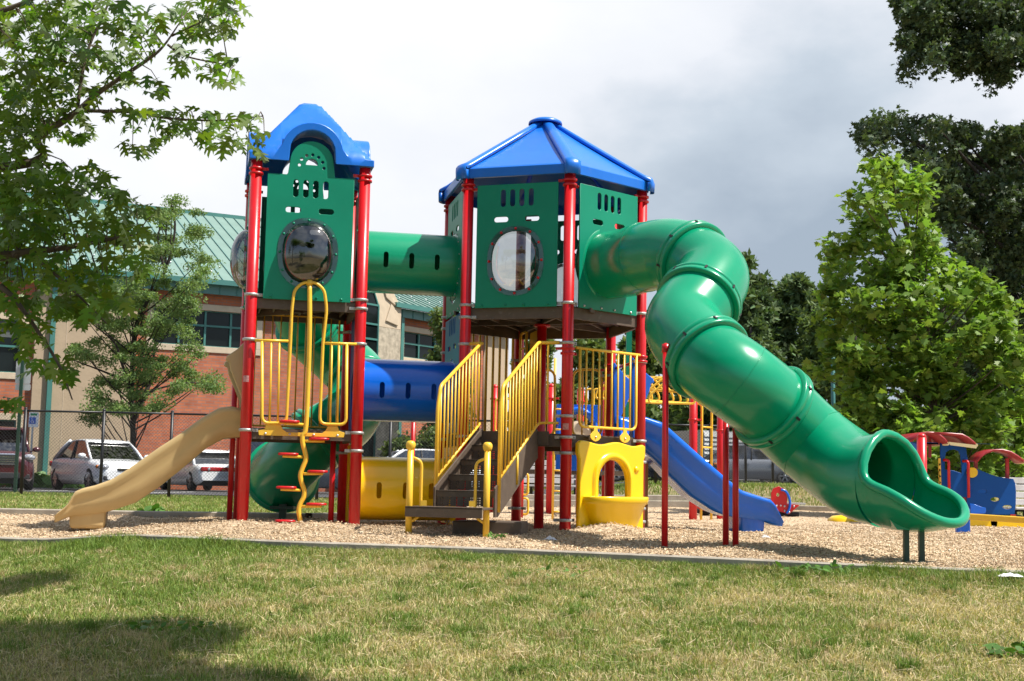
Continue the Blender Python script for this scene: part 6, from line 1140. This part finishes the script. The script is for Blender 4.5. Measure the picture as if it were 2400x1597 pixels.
for a, b, c, d in ((750, 515, 805, 905), (1010, 530, 1070, 1025)): q = MB(); q.tube(fillet([Vector((cT(a, b)[0], YT - .05, cT(a, b)[1])), Vector((cT(c - 8, b)[0], YT - .12, cT(a, b)[1])), Vector((cT(c, d)[0], YT - .12, cT(c, d)[1]))], .06), .022, 8); q.build('grab_rail', M['red'], tn_)
for cx in (1240, 1610): q = MB(); x_, z_ = cT(cx, 1365); q.prism([(a, b) for a, b in sell(0, 0, .26, .105, 3, 24)], (x_, YT - .06, z_), Ux, Zv, .04); w = q.build('wheel', M['yellow'], tn_); q = MB(); x_, z_ = cT(cx - 10, 1350); q.prism(sell(0, 0, .32, .12, 3, 24), (x_, YT + .02, z_), Ux, Zv, .06); q.build('wheel_backing', M['plastic'], tn_)
q = MB(); x0, z0_ = cT(1090, 1300); x1, z1_ = cT(1720, 1300); q.box(((x0 + x1) / 2, YT + .3, z0_ - .05), (x1 - x0, .5, .18)); q.build('underframe', M['plastic'], tn_); q = MB(); x0, z0_ = cT(1700, 1320); q.box((x0, YT, z0_ - .1), (.08, .08, .35)); q.build('corner_post', M['tred'], tn_)
q = MB(); x0, z0_ = cT(1045, 1070); q.box((x0, YT + .1, z0_), (.28, .2, .32)); q.build('bench_seat', M['tred'], tn_, bevel=.02); q = MB(); x0, z0_ = cT(860, 930); q.box((x0, YT + .4, z0_ - .1), (.28, .2, .35)); q.build('dark_seat', M['plastic'], tn_, bevel=.02)
tp('step_panel', [(1020, 1100), (1100, 1120), (1160, 1145), (1222, 1160), (1228, 1200), (1215, 1235), (1100, 1240), (1020, 1240)], 'blue', -.35)
# red bollard post and balance beam
b = at(2163, 1240, 18.0); q = MB(); zt_ = zat(1015, b.x, 18); pr_ = .064; q.tube([(b.x, 18, -.2), (b.x, 18, zt_ - pr_)], pr_, 20); q.lathe([(pr_, -pr_), (pr_ * .92, -pr_ * .55), (pr_ * .7, -pr_ * .28), (pr_ * .35, -pr_ * .07), (.001, 0)], (b.x, 18, zt_), n=20); o_ = q.build('post', M['red']); tag(o_, 'single thick red post with a rounded top in front of the toy train', 'post')
a, b = at(2255, 1210, 16.8), at(2440, 1222, 16.2); bm_ = root('balance_beam', (a.x, 16.8, 0), 'long yellow balance beam low over the wood chips at the right edge', 'beam'); q = MB(); q.bar(Vector((a.x, 16.8, a.z)), Vector((b.x, 16.2, b.z)), .12, .075); q.build('beam', M['yrail'], bm_, bevel=.012); q = MB(); q.box((at(2256, 1230, 16.9).x, 16.9, .1), (.17, .08, .42)); q.build('end_support', M['blue'], bm_, bevel=.01); q = MB(); q.box((b.x, 16.2, .05), (.08, .08, .3)); q.build('end_support', M['blue'], bm_)
# red springer and boat-like rockers
YR = 23.0; c6 = lambda a, b: (at(1750 + a / 3.135, 850 + b / 3.135, YR).x, zat(850 + b / 3.135, at(1750 + a / 3.135, 900, YR).x, YR))
def rocker(rt, dx, flip=1):
    g = lambda L_: [(c6(a, b)[0] + dx, c6(a, b)[1]) for a, b in L_][::-1]
    panel('side_panel', g([(178, 960), (195, 925), (235, 910), (270, 925), (290, 960), (298, 1000), (295, 1040), (388, 1048), (310, 1115), (215, 1085), (205, 1045), (180, 1010)]), [g(ell(228, 972, 12, 14, 12))], Vector((0, YR, 0)), Ux, Zv, .03, M['red'], rt)
    panel('side_panel', g([(205, 1045), (388, 1048), (310, 1115), (215, 1085)]), [], Vector((0, YR + .35, 0)), Ux, Zv, .03, M['red'], rt)
    q = MB(); x0, z0_ = c6(270, 1035); x1, z1_ = c6(435, 1043); q.box(((x0 + x1) / 2 + dx, YR + .17, z0_), (x1 - x0, .3, .03)); q.build('seat', M['signback'], rt)
    q = MB(); q.tube(cr([Vector((c6(a, b)[0] + dx, YR - .04, c6(a, b)[1])) for a, b in ((248, 935), (280, 945), (305, 985), (315, 1040), (305, 1085), (290, 1110))], 4), .022, 8); q.build('hand_hoop', M['blue'], rt)
    q = MB()
    for a, b in ((218, 1053), (248, 1052), (277, 1056), (312, 1052), (345, 1057), (277, 1090), (312, 1100)): x_, z_ = c6(a, b); q.ball((x_ + dx, YR - .02, z_), .02, 6)
    sep(q, 'bolt', M['steel'], rt); q = MB(); x_, z_ = c6(290, 1115); q.tube([Vector((x_ + dx - .2, YR + .15, z_ + .05)), Vector((x_ + dx - .05, YR + .15, z_ - .01)), Vector((x_ + dx + .25, YR + .15, z_ - .0))], .04, 8); q.build('rocker_spring', M['plastic'], rt)
x_, _ = c6(280, 1100); rt = root('spring_rider', (x_, YR, 0), 'red seesaw rider with a blue hand hoop beside the blue slide end', 'spring rider'); rocker(rt, 0)
rt = root('spring_rider', (x_ - 1.35, YR, 0), 'red seesaw rider half hidden behind the lower part of the blue slide', 'spring rider'); rocker(rt, -1.35)
c = at(1977, 1216, 21.5); yd = root('yellow_toy', (c.x, 21.5, 0), 'small curved yellow plastic piece on the wood chips left of the tube slide exit', 'toy'); q = MB(); q.lathe([(.26, -.02), (.25, .05), (.18, .10), (.001, .12)], (c.x, 21.5, .0), n=20, cap=False); q.build('dome', M['yellow'], yd)
# benches
M['bench'] = pm('pale_weathered_slats', (.55, .52, .50), .7, .1, 5)
def bench(loc_, rz, label, Ln=1.9):
    rt = root('park_bench', loc_, label, 'bench', rz=rz, org=(0, 0, 0))
    for i in range(4): q = MB(); q.box((0, -.2 + .13 * i, .45), (Ln, .11, .04)); q.build('seat_slat', M['bench'], rt, bevel=.008)
    for i in range(4): q = MB(); q.box((0, .26 + .03 * i, .56 + .125 * i), (Ln, .035, .105)); q.build('back_slat', M['bench'], rt, bevel=.008)
    for s_ in (-1, 1):
        q = MB(); q.box((s_ * Ln * .38, -.15, .22), (.06, .06, .43)); q.box((s_ * Ln * .38, .2, .22), (.06, .06, .43)); q.box((s_ * Ln * .38, .0, .41), (.06, .5, .04)); q.bar((s_ * Ln * .38, .22, .42), (s_ * Ln * .38, .37, 1.0), .05, .04); q.build('bench_leg', M['plastic'], rt)
b = at(1268, 1190, 27.9); bench((b.x, 27.9, float(zlawn(b.x, 27.9)) + .0), 0.0, 'pale slatted park bench seen under the hexagonal deck behind the steps')
b = at(2505, 1228, 23.0); bench((b.x, 23.4, float(zlawn(b.x, 23.4)) - .16), 0.15, 'pale slatted park bench cut off by the right edge beside the toy train')
# dark timber block, litter
a = at(1187, 1240, 13.6); q = MB(); q.box((at(1150, 1240, 13.9).x + .0, 13.95, .02), (.72, .5, .20), rz=-.15); o_ = q.build('timber_block', M['brown'], None, bevel=.012); tag(o_, 'dark brown timber block on the wood chips beneath the steps', 'block')
M['litter'] = pm('crumpled_paper', (.8, .78, .78), .7, .05, 8)
def litter(px, py, Y, w, h, label):
    b = at(px, py, Y); r = np.random.default_rng(int(px)); P = []; zg = float(zmulch(b.x, Y))
    for i in range(9):
        P.append([Vector((b.x + w * (i / 8 - .5) + r.normal() * w * .05, Y + w * .35 * (j / 5 - .5), zg + .005 + h * (.3 + .7 * r.random()) * sin(pi * (i + .5) / 9) * sin(pi * (j + .5) / 6))) for j in range(6)])
    q = MB(); q.grid(P, smooth=False); o_ = q.build('paper_scrap', M['litter'], None, solid=.003); tag(o_, label, 'litter')
litter(1290, 1253, 13.2, .11, .05, 'crumpled white scrap on the chips beside the front red post of the hexagonal tower'); litter(1795, 1256, 13.9, .09, .05, 'pinkish white scrap on the chips near the blue slide foot'); litter(2368, 1327, 10.55, .19, .035, 'flattened white paper scrap at the right edge by the lawn');
